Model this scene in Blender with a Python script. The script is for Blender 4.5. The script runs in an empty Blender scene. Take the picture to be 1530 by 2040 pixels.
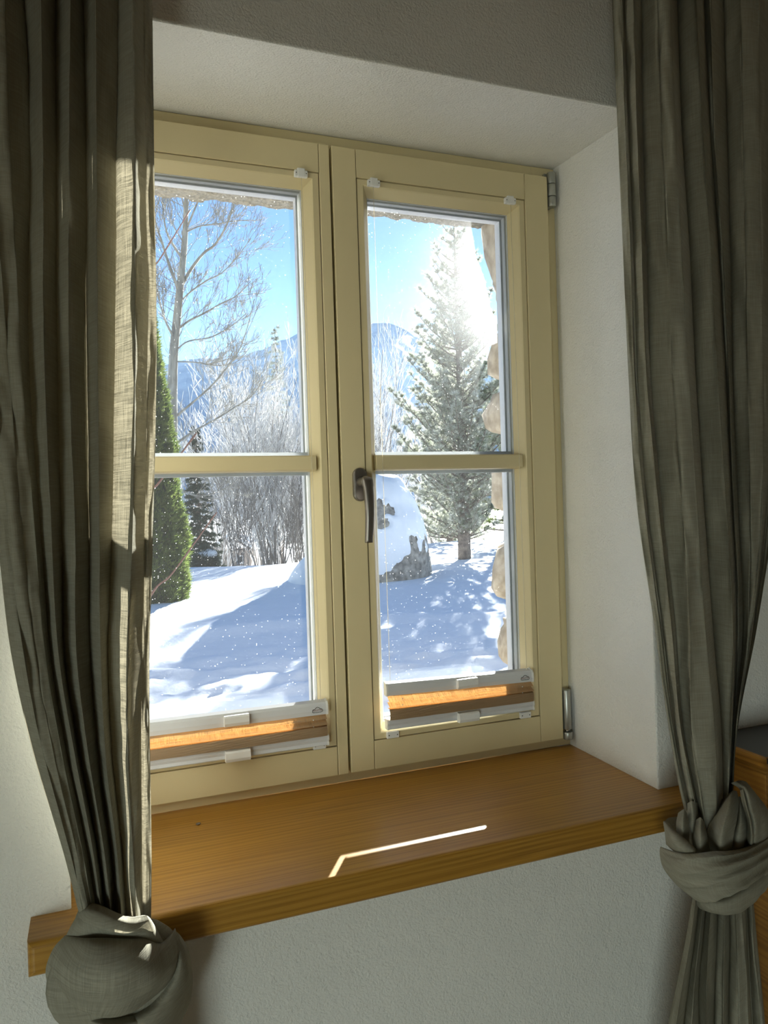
import bpy, bmesh, math, random
import numpy as np
from mathutils import Vector, Matrix, noise

rng = np.random.default_rng(7)
random.seed(7)
SC = bpy.context.scene
COL = SC.collection

# ------------------------------------------------------------------ camera
CAM = Vector((-0.4614, -1.4387, 0.5337))
YAW, PITCH, ROLL, FPX = 0.3648, -0.0093, -0.0317, 1509.3
fwd = Vector((math.sin(YAW) * math.cos(PITCH), math.cos(YAW) * math.cos(PITCH), math.sin(PITCH)))
r0 = Vector((math.cos(YAW), -math.sin(YAW), 0))
u0 = r0.cross(fwd)
RT = r0 * math.cos(ROLL) + u0 * math.sin(ROLL)
UP = -r0 * math.sin(ROLL) + u0 * math.cos(ROLL)
cd = bpy.data.cameras.new('camera')
cam = bpy.data.objects.new('camera', cd)
COL.objects.link(cam)
M = Matrix.Identity(4)
for i in range(3):
    M[i][0], M[i][1], M[i][2], M[i][3] = RT[i], UP[i], -fwd[i], CAM[i]
cam.matrix_world = M
cd.sensor_fit = 'VERTICAL'
cd.sensor_height = 36.0
cd.lens = 36.0 * FPX / 2040.0
cd.clip_start, cd.clip_end = 0.05, 20000
SC.camera = cam


def ray(px, py):
    return (fwd + RT * ((px - 765) / FPX) - UP * ((py - 1020) / FPX)).normalized()


def at(px, py, Y):
    """point of the sight line through a pixel on the plane y = Y"""
    d = ray(px, py)
    return CAM + d * ((Y - CAM.y) / d.y)


def far(px, py, D):
    """point at horizontal distance D from the camera"""
    d = ray(px, py)
    return CAM + d * (D / math.hypot(d.x, d.y))


# ------------------------------------------------------------------ sky, sun, room light, exposure
SUN = Vector((0.63, 1.0, 0.352)).normalized()
W = bpy.data.worlds.new('sky')
SC.world = W
W.use_nodes = True
nt = W.node_tree
nt.nodes.clear()
wo = nt.nodes.new('ShaderNodeOutputWorld')
bg = nt.nodes.new('ShaderNodeBackground')
sk = nt.nodes.new('ShaderNodeTexSky')
sk.sky_type = 'NISHITA'
sk.sun_disc = False
sk.sun_elevation = math.asin(SUN.z)
sk.sun_rotation = math.atan2(SUN.x, SUN.y)
sk.altitude = 1800
sk.air_density = 1.0
sk.dust_density = 0.22
sk.ozone_density = 4.0
bg.inputs['Strength'].default_value = 0.096
nt.links.new(sk.outputs[0], bg.inputs['Color'])
nt.links.new(bg.outputs[0], wo.inputs[0])

sd = bpy.data.lights.new('sun', 'SUN')
sd.energy = 13.5
sd.angle = math.radians(0.53)
sd.color = (1.0, 0.975, 0.935)
so = bpy.data.objects.new('sun', sd)
so.rotation_euler = SUN.to_track_quat('Z', 'Y').to_euler()
so.location = SUN * 50
COL.objects.link(so)

# added fill lamp that brightens the room; unseen, left of and behind the camera
ad = bpy.data.lights.new('side_fill_light', 'AREA')
ad.shape = 'RECTANGLE'
ad.size, ad.size_y = 1.1, 1.2
ad.energy = 13.0
ad.spread = math.radians(125)
ad.color = (0.86, 1.0, 0.93)
ao = bpy.data.objects.new('side_fill_light', ad)
ao.location = (-2.2, -3.3, -0.45)
ao.rotation_euler = Vector((-1, -1.3, 0.95)).to_track_quat('Z', 'Y').to_euler()
COL.objects.link(ao)

vs = SC.view_settings
vs.view_transform = 'Standard'
vs.look = 'None'
vs.gamma = 1.0
vs.use_curve_mapping = False
vs.exposure = 1.5
cy = SC.cycles
cy.use_denoising = True
cy.max_bounces = 10
cy.diffuse_bounces = 5
cy.glossy_bounces = 3
cy.transmission_bounces = 8
cy.transparent_max_bounces = 16
cy.caustics_reflective = False
cy.caustics_refractive = True
cy.sample_clamp_indirect = 6.0


# ------------------------------------------------------------------ materials
def mat(name, col, rough=0.6, metal=0.0, spec=0.5, build=None):
    m = bpy.data.materials.new(name)
    m.use_nodes = True
    b = m.node_tree.nodes['Principled BSDF']
    b.inputs['Base Color'].default_value = (*col, 1)
    b.inputs['Roughness'].default_value = rough
    b.inputs['Metallic'].default_value = metal
    b.inputs['Specular IOR Level'].default_value = spec
    if build:
        build(m.node_tree, b)
    return m


def N(t, kind, **kw):
    n = t.nodes.new(kind)
    for k, v in kw.items():
        if k in n.inputs:
            n.inputs[k].default_value = v
        else:
            setattr(n, k, v)
    return n


def coords(t, scale=(1, 1, 1), out='Object'):
    tc = N(t, 'ShaderNodeTexCoord')
    mp = N(t, 'ShaderNodeMapping')
    mp.inputs['Scale'].default_value = scale
    t.links.new(tc.outputs[out], mp.inputs[0])
    return mp.outputs[0]


def noise_tex(t, scale, detail=4, vec=None, rough=0.55):
    n = N(t, 'ShaderNodeTexNoise')
    n.inputs['Scale'].default_value = scale
    n.inputs['Detail'].default_value = detail
    n.inputs['Roughness'].default_value = rough
    if vec is not None:
        t.links.new(vec, n.inputs['Vector'])
    return n.outputs[0]


def ramp(t, fac, stops):
    r = N(t, 'ShaderNodeValToRGB')
    e = r.color_ramp.elements
    while len(e) < len(stops):
        e.new(0.5)
    for k, (p, c) in enumerate(stops):
        e[k].position = p
        e[k].color = (*c, 1) if len(c) == 3 else c
    t.links.new(fac, r.inputs[0])
    return r.outputs[0]


def bump(t, b, h, strength=0.3, dist=0.01):
    n = N(t, 'ShaderNodeBump')
    n.inputs['Strength'].default_value = strength
    n.inputs['Distance'].default_value = dist
    t.links.new(h, n.inputs['Height'])
    t.links.new(n.outputs[0], b.inputs['Normal'])


def speckled(c0, c1, scale, bs=0.3, bd=0.005, detail=5, vec_scale=(1, 1, 1), lo=0.35, hi=0.65):
    def f(t, b):
        v = coords(t, vec_scale)
        n = noise_tex(t, scale, detail, v)
        t.links.new(ramp(t, n, [(lo, c0), (hi, c1)]), b.inputs['Base Color'])
        bump(t, b, n, bs, bd)
    return f


def plaster_build(t, b):
    v = coords(t)
    n1 = noise_tex(t, 260, 3, v)
    n2 = noise_tex(t, 45, 3, v)
    mx = N(t, 'ShaderNodeMath', operation='MULTIPLY_ADD')
    t.links.new(n2, mx.inputs[0])
    mx.inputs[1].default_value = 0.8
    t.links.new(n1, mx.inputs[2])
    big = noise_tex(t, 5, 3, v)
    t.links.new(ramp(t, big, [(0.3, (0.79, 0.785, 0.755)), (0.7, (0.83, 0.825, 0.795))]), b.inputs['Base Color'])
    bump(t, b, mx.outputs[0], 0.8, 0.003)


M_plaster = mat('white_plaster', (0.74, 0.73, 0.69), 0.9, spec=0.2, build=plaster_build)
M_cream = mat('cream_lacquer', (0.70, 0.60, 0.36), 0.42, spec=0.4,
              build=lambda t, b: bump(t, b, noise_tex(t, 40, 3, coords(t, (6, 6, 1))), 0.05, 0.002))
M_gap = mat('dark_rubber', (0.006, 0.006, 0.006), 0.9, spec=0.1)
M_gasket = mat('grey_gasket', (0.72, 0.74, 0.74), 0.5)
M_alu = mat('white_aluminium', (0.66, 0.67, 0.69), 0.35, spec=0.5)
M_spacer = mat('spacer_aluminium', (0.78, 0.80, 0.82), 0.35, metal=0.3)
M_white = mat('white_plastic', (0.80, 0.80, 0.78), 0.35)
M_screw = mat('screw_hole', (0.05, 0.05, 0.05), 0.6)
M_hinge = mat('hinge_metal', (0.42, 0.43, 0.40), 0.35, metal=0.7)
M_steel = mat('polished_steel', (0.7, 0.7, 0.7), 0.15, metal=1.0)
M_handle = mat('brushed_bronze', (0.23, 0.21, 0.19), 0.33, metal=0.85)
M_ink = mat('logo_ink', (0.04, 0.035, 0.035), 0.6)
M_inkred = mat('logo_red_ink', (0.30, 0.14, 0.12), 0.6)


def wood_build(c_dark, c_mid, c_light, axis='x', fine=70):
    def f(t, b):
        sc = {'x': (0.35, 9, 9), 'z': (9, 9, 0.35), 'y': (9, 0.35, 9)}[axis]
        v = coords(t, sc)
        big = noise_tex(t, 2.2, 3, v)
        mp = N(t, 'ShaderNodeMix', data_type='VECTOR')
        # distort the ring coordinate with a slow noise
        sep = N(t, 'ShaderNodeSeparateXYZ')
        t.links.new(v, sep.inputs[0])
        a = N(t, 'ShaderNodeMath', operation='MULTIPLY_ADD')
        t.links.new(big, a.inputs[0])
        a.inputs[1].default_value = 0.5
        yz = N(t, 'ShaderNodeMath', operation='MULTIPLY_ADD')
        t.links.new(sep.outputs[{'x': 2, 'z': 1, 'y': 2}[axis]], yz.inputs[0])
        yz.inputs[1].default_value = 0.9
        t.links.new(sep.outputs[{'x': 1, 'z': 0, 'y': 0}[axis]], yz.inputs[2])
        t.links.new(yz.outputs[0], a.inputs[2])
        s = N(t, 'ShaderNodeMath', operation='MULTIPLY')
        t.links.new(a.outputs[0], s.inputs[0])
        s.inputs[1].default_value = fine
        sn = N(t, 'ShaderNodeMath', operation='SINE')
        t.links.new(s.outputs[0], sn.inputs[0])
        fibre = noise_tex(t, 30, 4, coords(t, {'x': (0.25, 30, 30), 'z': (30, 30, 0.25), 'y': (30, 0.25, 30)}[axis]))
        c = N(t, 'ShaderNodeMath', operation='MULTIPLY_ADD')
        t.links.new(sn.outputs[0], c.inputs[0])
        c.inputs[1].default_value = 0.11
        fs = N(t, 'ShaderNodeMath', operation='MULTIPLY_ADD')
        t.links.new(fibre, fs.inputs[0])
        fs.inputs[1].default_value = 0.7
        fs.inputs[2].default_value = 0.15
        t.links.new(fs.outputs[0], c.inputs[2])
        d = N(t, 'ShaderNodeMath', operation='MULTIPLY_ADD')
        t.links.new(big, d.inputs[0])
        d.inputs[1].default_value = 0.5
        t.links.new(c.outputs[0], d.inputs[2])
        t.links.new(ramp(t, d.outputs[0], [(0.5, c_dark), (0.74, c_mid), (1.0, c_light)]), b.inputs['Base Color'])
        bump(t, b, c.outputs[0], 0.12, 0.001)
    return f


M_sill = mat('larch_wood', (0.4, 0.22, 0.05), 0.33, spec=0.5,
             build=wood_build((0.25, 0.115, 0.016), (0.40, 0.20, 0.030), (0.48, 0.26, 0.045)))
M_cabinet = mat('honey_pine', (0.3, 0.15, 0.03), 0.4,
                build=wood_build((0.16, 0.065, 0.008), (0.26, 0.115, 0.014), (0.33, 0.16, 0.022), 'y'))
M_dark_top = mat('dark_glass_top', (0.035, 0.033, 0.03), 0.35)
M_floor = mat('oak_floor', (0.3, 0.2, 0.1), 0.5,
              build=wood_build((0.30, 0.22, 0.14), (0.38, 0.29, 0.19), (0.45, 0.35, 0.24), 'y'))


def glow_plastic(name, c):
    m = bpy.data.materials.new(name)
    m.use_nodes = True
    t = m.node_tree
    b = t.nodes['Principled BSDF']
    b.inputs['Base Color'].default_value = (*c, 1)
    b.inputs['Roughness'].default_value = 0.4
    tl = N(t, 'ShaderNodeBsdfTranslucent')
    tl.inputs[0].default_value = (*c, 1)
    mx = N(t, 'ShaderNodeMixShader')
    mx.inputs[0].default_value = 0.45
    t.links.new(b.outputs[0], mx.inputs[1])
    t.links.new(tl.outputs[0], mx.inputs[2])
    t.links.new(mx.outputs[0], t.nodes['Material Output'].inputs[0])
    return m


M_cord = glow_plastic('blind_cord', (0.85, 0.80, 0.66))
M_seal = glow_plastic('translucent_white_seal', (0.80, 0.82, 0.83))


def linen(name, base, trans, tint):
    m = bpy.data.materials.new(name)
    m.use_nodes = True
    t = m.node_tree
    t.nodes.clear()
    out = N(t, 'ShaderNodeOutputMaterial')
    uv = N(t, 'ShaderNodeTexCoord').outputs['UV']

    def mapped(s):
        mp = N(t, 'ShaderNodeMapping')
        mp.inputs['Scale'].default_value = s
        t.links.new(uv, mp.inputs[0])
        return mp.outputs[0]
    warp = noise_tex(t, 1.0, 2, mapped((700, 22, 1)))     # vertical threads
    weft = noise_tex(t, 1.0, 2, mapped((22, 700, 1)))     # horizontal threads
    slub = noise_tex(t, 1.0, 3, mapped((9, 160, 1)))
    add = N(t, 'ShaderNodeMath', operation='ADD')
    t.links.new(warp, add.inputs[0])
    t.links.new(weft, add.inputs[1])
    add2 = N(t, 'ShaderNodeMath', operation='MULTIPLY_ADD')
    t.links.new(slub, add2.inputs[0])
    add2.inputs[1].default_value = 0.6
    t.links.new(add.outputs[0], add2.inputs[2])
    lo = tuple(c * 0.72 for c in base)
    hi = tuple(c * 1.2 for c in base)
    colr = ramp(t, add2.outputs[0], [(0.0, lo), (1.0, hi)])
    r = t.nodes[-1]
    r.color_ramp.elements[0].position = 0.55
    r.color_ramp.elements[1].position = 1.0
    mr = N(t, 'ShaderNodeMapRange')
    mr.inputs['From Min'].default_value = 1.0
    mr.inputs['From Max'].default_value = 1.65
    t.links.new(add2.outputs[0], mr.inputs['Value'])
    colr = ramp(t, mr.outputs[0], [(0.1, lo), (0.9, hi)])
    colt = ramp(t, mr.outputs[0], [(0.1, tuple(c * 1.65 for c in tint)), (0.9, tuple(c * 0.4 for c in tint))])
    df = N(t, 'ShaderNodeBsdfDiffuse')
    t.links.new(colr, df.inputs['Color'])
    tr = N(t, 'ShaderNodeBsdfTranslucent')
    t.links.new(colt, tr.inputs['Color'])
    bp = N(t, 'ShaderNodeBump')
    bp.inputs['Strength'].default_value = 0.35
    bp.inputs['Distance'].default_value = 0.0012
    t.links.new(add2.outputs[0], bp.inputs['Height'])
    t.links.new(bp.outputs[0], df.inputs['Normal'])
    mx = N(t, 'ShaderNodeMixShader')
    mx.inputs[0].default_value = trans
    t.links.new(df.outputs[0], mx.inputs[1])
    t.links.new(tr.outputs[0], mx.inputs[2])
    t.links.new(mx.outputs[0], out.inputs[0])
    return m


M_linen = linen('olive_linen', (0.40, 0.385, 0.31), 0.24, (0.225, 0.20, 0.14))
M_stack = mat('stacked_tan_pleats', (0.62, 0.48, 0.32), 0.8)
M_pleat = linen('tan_pleated_fabric', (0.50, 0.37, 0.23), 0.38, (0.60, 0.32, 0.11))


def glass_mat(name, dusty):
    m = bpy.data.materials.new(name)
    m.use_nodes = True
    t = m.node_tree
    t.nodes.clear()
    out = N(t, 'ShaderNodeOutputMaterial')
    tr = N(t, 'ShaderNodeBsdfTransparent')
    tr.inputs[0].default_value = (0.975, 0.985, 0.98, 1)
    gl = N(t, 'ShaderNodeBsdfGlossy')
    gl.inputs['Roughness'].default_value = 0.0
    lw = N(t, 'ShaderNodeFresnel')
    lw.inputs['IOR'].default_value = 1.45
    fr = N(t, 'ShaderNodeMath', operation='MULTIPLY')
    t.links.new(lw.outputs[0], fr.inputs[0])
    fr.inputs[1].default_value = 0.6
    mx = N(t, 'ShaderNodeMixShader')
    t.links.new(fr.outputs[0], mx.inputs[0])
    t.links.new(tr.outputs[0], mx.inputs[1])
    t.links.new(gl.outputs[0], mx.inputs[2])
    last = mx.outputs[0]
    if dusty:
        v = coords(t)
        # fine film of dust that scatters mostly forward, and single specks and drip marks
        film = N(t, 'ShaderNodeBsdfRefraction')
        film.inputs['Roughness'].default_value = 0.85
        film.inputs['IOR'].default_value = 1.07
        film.inputs['Color'].default_value = (0.95, 0.97, 1.0, 1)
        nz = noise_tex(t, 900, 2, v)
        big = noise_tex(t, 6, 3, v)
        f1 = N(t, 'ShaderNodeMath', operation='MULTIPLY')
        t.links.new(nz, f1.inputs[0])
        t.links.new(big, f1.inputs[1])
        f2 = N(t, 'ShaderNodeMath', operation='MULTIPLY')
        t.links.new(f1.outputs[0], f2.inputs[0])
        f2.inputs[1].default_value = 0.006
        m1 = N(t, 'ShaderNodeMixShader')
        t.links.new(f2.outputs[0], m1.inputs[0])
        t.links.new(last, m1.inputs[1])
        t.links.new(film.outputs[0], m1.inputs[2])
        sp = N(t, 'ShaderNodeBsdfTranslucent')
        sp.inputs[0].default_value = (0.9, 0.9, 0.9, 1)
        vo = N(t, 'ShaderNodeTexVoronoi')
        vo.inputs['Scale'].default_value = 170
        t.links.new(v, vo.inputs['Vector'])
        pick = N(t, 'ShaderNodeSeparateColor')
        t.links.new(vo.outputs['Color'], pick.inputs[0])
        thr = N(t, 'ShaderNodeMath', operation='MULTIPLY')
        t.links.new(pick.outputs[0], thr.inputs[0])
        thr.inputs[1].default_value = 0.17
        lt = N(t, 'ShaderNodeMath', operation='LESS_THAN')
        t.links.new(vo.outputs['Distance'], lt.inputs[0])
        t.links.new(thr.outputs[0], lt.inputs[1])
        # drips: elongated cells
        vd = N(t, 'ShaderNodeTexVoronoi')
        vd.inputs['Scale'].default_value = 22
        t.links.new(coords(t, (1, 1, 0.09)), vd.inputs['Vector'])
        pd = N(t, 'ShaderNodeSeparateColor')
        t.links.new(vd.outputs['Color'], pd.inputs[0])
        gt = N(t, 'ShaderNodeMath', operation='GREATER_THAN')
        t.links.new(pd.outputs[1], gt.inputs[0])
        gt.inputs[1].default_value = 0.72
        ld = N(t, 'ShaderNodeMath', operation='LESS_THAN')
        t.links.new(vd.outputs['Distance'], ld.inputs[0])
        ld.inputs[1].default_value = 0.022
        dr = N(t, 'ShaderNodeMath', operation='MULTIPLY')
        t.links.new(gt.outputs[0], dr.inputs[0])
        t.links.new(ld.outputs[0], dr.inputs[1])
        tot = N(t, 'ShaderNodeMath', operation='MAXIMUM')
        t.links.new(lt.outputs[0], tot.inputs[0])
        t.links.new(dr.outputs[0], tot.inputs[1])
        k = N(t, 'ShaderNodeMath', operation='MULTIPLY_ADD')
        t.links.new(tot.outputs[0], k.inputs[0])
        k.inputs[1].default_value = 0.22
        k.inputs[2].default_value = 0.008
        m2 = N(t, 'ShaderNodeMixShader')
        t.links.new(k.outputs[0], m2.inputs[0])
        t.links.new(m1.outputs[0], m2.inputs[1])
        t.links.new(sp.outputs[0], m2.inputs[2])
        last = m2.outputs[0]
    t.links.new(last, out.inputs[0])
    return m


M_glass = glass_mat('window_glass', False)
M_dusty = glass_mat('dusty_window_glass', True)

M_snow = mat('snow', (0.88, 0.90, 0.93), 0.7, spec=0.3,
             build=lambda t, b: bump(t, b, noise_tex(t, 9, 6, coords(t, (1, 1, 1))), 0.25, 0.03))
M_rock = mat('boulder_granite', (0.3, 0.28, 0.25), 0.9,
             build=speckled((0.13, 0.12, 0.105), (0.42, 0.38, 0.32), 9, 0.8, 0.03))
M_stone = mat('field_stone', (0.4, 0.35, 0.28), 0.9,
              build=speckled((0.27, 0.22, 0.16), (0.50, 0.43, 0.34), 30, 0.6, 0.006))
M_lintel = mat('lintel_stone', (0.2, 0.18, 0.15), 0.95, build=speckled((0.13, 0.12, 0.10), (0.27, 0.25, 0.21), 120, 0.9, 0.006))
M_mortar = mat('lime_mortar', (0.5, 0.46, 0.4), 0.95, build=speckled((0.38, 0.35, 0.30), (0.56, 0.52, 0.45), 70, 0.9, 0.008))
M_bark = mat('grey_bark', (0.28, 0.25, 0.2), 0.9, build=speckled((0.20, 0.18, 0.15), (0.42, 0.39, 0.33), 8, 0.5, 0.01, vec_scale=(1, 1, 0.3)))
M_twig = mat('bare_twig', (0.30, 0.28, 0.23), 0.9)
M_dtwig = mat('brown_twig', (0.19, 0.17, 0.15), 0.9)
M_frost = mat('frosted_twig', (0.66, 0.66, 0.66), 0.8)
M_needle = mat('pine_needle', (0.13, 0.17, 0.10), 0.6)
M_needle2 = mat('frosted_pine_needle', (0.46, 0.48, 0.42), 0.7)
M_spruce = mat('spruce_needle', (0.05, 0.075, 0.05), 0.7)
M_pbark = mat('pine_bark', (0.16, 0.12, 0.10), 0.9, build=speckled((0.09, 0.07, 0.06), (0.24, 0.19, 0.15), 12, 0.8, 0.02))
M_redtwig = mat('red_twig', (0.075, 0.028, 0.025), 0.5)
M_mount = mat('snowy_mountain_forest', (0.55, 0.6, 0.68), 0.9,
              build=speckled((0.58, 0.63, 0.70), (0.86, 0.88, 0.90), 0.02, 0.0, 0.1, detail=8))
M_hwall = mat('chalet_wall', (0.42, 0.33, 0.26), 0.8)
M_hroof = mat('chalet_roof', (0.16, 0.12, 0.1), 0.8)


def leafy(name, c0, c1, tr):
    m = bpy.data.materials.new(name)
    m.use_nodes = True
    t = m.node_tree
    t.nodes.clear()
    out = N(t, 'ShaderNodeOutputMaterial')
    n = noise_tex(t, 7, 3, coords(t))
    c = ramp(t, n, [(0.35, c0), (0.65, c1)])
    a = N(t, 'ShaderNodeBsdfDiffuse')
    b = N(t, 'ShaderNodeBsdfTranslucent')
    t.links.new(c, a.inputs[0])
    t.links.new(c, b.inputs[0])
    mx = N(t, 'ShaderNodeMixShader')
    mx.inputs[0].default_value = tr
    t.links.new(a.outputs[0], mx.inputs[1])
    t.links.new(b.outputs[0], mx.inputs[2])
    t.links.new(mx.outputs[0], out.inputs[0])
    return m


M_thuja = leafy('thuja_foliage', (0.05, 0.085, 0.02), (0.17, 0.21, 0.06), 0.45)
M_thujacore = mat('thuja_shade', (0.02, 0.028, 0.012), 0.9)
M_pine = leafy('frosty_pine_needles', (0.22, 0.25, 0.16), (0.70, 0.70, 0.63), 0.45)
M_frostl = leafy('hoarfrost_twigs', (0.62, 0.61, 0.60), (0.86, 0.85, 0.84), 0.45)


# ------------------------------------------------------------------ object helpers
def tag(o, label=None, cat=None, group=None, kind=None):
    if label:
        o['label'] = label
    if cat:
        o['category'] = cat
    if group:
        o['group'] = group
    if kind:
        o['kind'] = kind
    return o


def empty(name, loc, **kw):
    o = bpy.data.objects.new(name, None)
    o.empty_display_size = 0.05
    o.location = loc
    COL.objects.link(o)
    return tag(o, **kw)


def link(name, me, m, parent=None, **kw):
    if m is not None:
        for mm in (m if isinstance(m, (list, tuple)) else [m]):
            me.materials.append(mm)
    o = bpy.data.objects.new(name, me)
    COL.objects.link(o)
    if parent is not None:
        o.parent = parent
        p = parent
        off = Vector((0, 0, 0))
        while p is not None:
            off += p.location
            p = p.parent
        o.location = -off           # geometry is written in world coordinates
    return tag(o, **kw)


def from_bm(name, bm, m, parent=None, smooth=False, **kw):
    bmesh.ops.recalc_face_normals(bm, faces=bm.faces)
    me = bpy.data.meshes.new(name)
    bm.to_mesh(me)
    bm.free()
    if smooth:
        me.polygons.foreach_set('use_smooth', [True] * len(me.polygons))
    return link(name, me, m, parent, **kw)


def from_np(name, v, f, m, parent=None, smooth=True, uv=None, **kw):
    me = bpy.data.meshes.new(name)
    me.from_pydata([tuple(x) for x in v], [], [tuple(x) for x in f])
    if smooth:
        me.polygons.foreach_set('use_smooth', [True] * len(me.polygons))
    if uv is not None:
        l = me.uv_layers.new(name='UVMap')
        idx = np.empty(len(me.loops), int)
        me.loops.foreach_get('vertex_index', idx)
        l.data.foreach_set('uv', np.asarray(uv)[idx].ravel())
    me.update()
    return link(name, me, m, parent, **kw)


def box_bm(bm, x0, x1, y0, y1, z0, z1, bev=0.0, seg=2):
    vs_ = [bm.verts.new((x, y, z)) for x in (x0, x1) for y in (y0, y1) for z in (z0, z1)]
    q = [(0, 1, 3, 2), (4, 6, 7, 5), (0, 4, 5, 1), (2, 3, 7, 6), (0, 2, 6, 4), (1, 5, 7, 3)]
    fs = [bm.faces.new([vs_[i] for i in k]) for k in q]
    bmesh.ops.recalc_face_normals(bm, faces=fs)
    if bev > 0:
        es = {e for f in fs for e in f.edges}
        bmesh.ops.bevel(bm, geom=list(es), offset=bev, segments=seg, affect='EDGES', profile=0.6)


def box(name, dims, m, parent=None, bev=0.0015, **kw):
    bm = bmesh.new()
    box_bm(bm, *dims, bev=bev)
    return from_bm(name, bm, m, parent, **kw)


def prism(name, prof, x0, x1, m, parent=None, z_tilt=0.0, **kw):
    """profile [(y, z)] swept along x; z_tilt raises the x0 end"""
    bm = bmesh.new()
    a = [bm.verts.new((x0, y, z + z_tilt)) for y, z in prof]
    b = [bm.verts.new((x1, y, z)) for y, z in prof]
    n = len(prof)
    for i in range(n):
        j = (i + 1) % n
        bm.faces.new((a[i], a[j], b[j], b[i]))
    bm.faces.new(a)
    bm.faces.new(b)
    return from_bm(name, bm, m, parent, **kw)


def tubes(paths, nside=5, cap=True):
    """paths: list of (points Nx3, radii N) -> verts, faces"""
    V, F = [], []
    base = 0
    ang = np.arange(nside) * 2 * math.pi / nside
    for P, Rr in paths:
        P = np.asarray(P, float)
        Rr = np.asarray(Rr, float)
        n = len(P)
        T = np.gradient(P, axis=0)
        T /= np.linalg.norm(T, axis=1)[:, None] + 1e-12
        ref = np.array([0, 0, 1.0]) if abs(T[0][2]) < 0.8 else np.array([1.0, 0, 0])
        A = np.cross(T, ref)
        A /= np.linalg.norm(A, axis=1)[:, None] + 1e-12
        B = np.cross(T, A)
        ring = P[:, None, :] + Rr[:, None, None] * (A[:, None, :] * np.cos(ang)[None, :, None] + B[:, None, :] * np.sin(ang)[None, :, None])
        V.append(ring.reshape(-1, 3))
        for i in range(n - 1):
            for k in range(nside):
                k2 = (k + 1) % nside
                F.append((base + i * nside + k, base + i * nside + k2, base + (i + 1) * nside + k2, base + (i + 1) * nside + k))
        if cap and nside > 2:
            F.append(tuple(base + k for k in range(nside))[::-1])
            F.append(tuple(base + (n - 1) * nside + k for k in range(nside)))
        base += n * nside
    return np.concatenate(V), F


def tube_obj(name, paths, m, parent=None, nside=5, **kw):
    v, f = tubes(paths, nside)
    return from_np(name, v, f, m, parent, True, **kw)


def cyl(name, p0, p1, r, m, parent=None, n=20, bev=0.0, **kw):
    p0, p1 = Vector(p0), Vector(p1)
    L = (p1 - p0).length
    bv = bev or r * 0.12
    d = (p1 - p0) / L
    pts = [p0, p0 + d * bv * 0.3, p0 + d * bv, p1 - d * bv, p1 - d * bv * 0.3, p1]
    rr = [r - bv, r - bv * 0.3, r, r, r - bv * 0.3, r - bv]
    return tube_obj(name, [([tuple(p) for p in pts], rr)], m, parent, n, **kw)


# ------------------------------------------------------------------ setting: room
ZS = -0.0233            # sill top
YW = -0.2784            # room side of the window wall
FLOOR, CEIL = -0.93, 1.95
XL, XR_ = -2.45, 1.75
YB = -5.2
YM = 0.10               # where plastered wall ends and field stone begins

bm = bmesh.new()
fo = [(-0.51, ZS - 0.03), (0.522, ZS - 0.03), (0.522, 1.2584), (-0.51, 1.2584)]     # room side of the opening
bo = [(-0.531, ZS - 0.03), (0.531, ZS - 0.03), (0.531, 1.279), (-0.531, 1.279)]
ou = [(XL, FLOOR), (XR_, FLOOR), (XR_, CEIL), (XL, CEIL)]
vo_ = [bm.verts.new((x, YW, z)) for x, z in ou]
vf = [bm.verts.new((x, YW, z)) for x, z in fo]
vb = [bm.verts.new((x, 0.02, z)) for x, z in bo]
vc = [bm.verts.new((x, YM, z)) for x, z in bo]
vd_ = [bm.verts.new((x, YM, z)) for x, z in ou]
arris = []
for i in range(4):
    j = (i + 1) % 4
    bm.faces.new((vo_[i], vo_[j], vf[j], vf[i]))
    bm.faces.new((vf[i], vf[j], vb[j], vb[i]))
    bm.faces.new((vb[i], vb[j], vc[j], vc[i]))
    bm.faces.new((vc[i], vc[j], vd_[j], vd_[i]))
    bm.faces.new((vd_[i], vd_[j], vo_[j], vo_[i]))
for e in bm.edges:
    if all(v in vf for v in e.verts):
        arris.append(e)
bmesh.ops.recalc_face_normals(bm, faces=bm.faces)
res = bmesh.ops.bevel(bm, geom=arris, offset=0.004, segments=3, affect='EDGES', profile=0.5)
for f in res['faces']:
    f.smooth = True
from_bm('wall_front', bm, M_plaster, kind='structure', label='white rough plaster wall around the deep window reveal')
box('floor', (XL, XR_, YB, YM, FLOOR - 0.1, FLOOR), M_floor, bev=0, kind='structure', label='wooden room floor')
box('ceiling', (XL, XR_, YB, YM, CEIL, CEIL + 0.1), M_cabinet, bev=0, kind='structure', label='brown wooden ceiling')
box('wall_left', (XL - 0.1, XL, YB, YM, FLOOR, CEIL), M_plaster, bev=0, kind='structure', label='white plaster side wall')
box('wall_right', (XR_, XR_ + 0.1, YB, YM, FLOOR, CEIL), M_plaster, bev=0, kind='structure', label='white plaster side wall by the cabinet')
box('wall_back', (XL, XR_, YB - 0.1, YB, FLOOR, CEIL), M_plaster, bev=0, kind='structure', label='white plaster wall behind the viewer')

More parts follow.
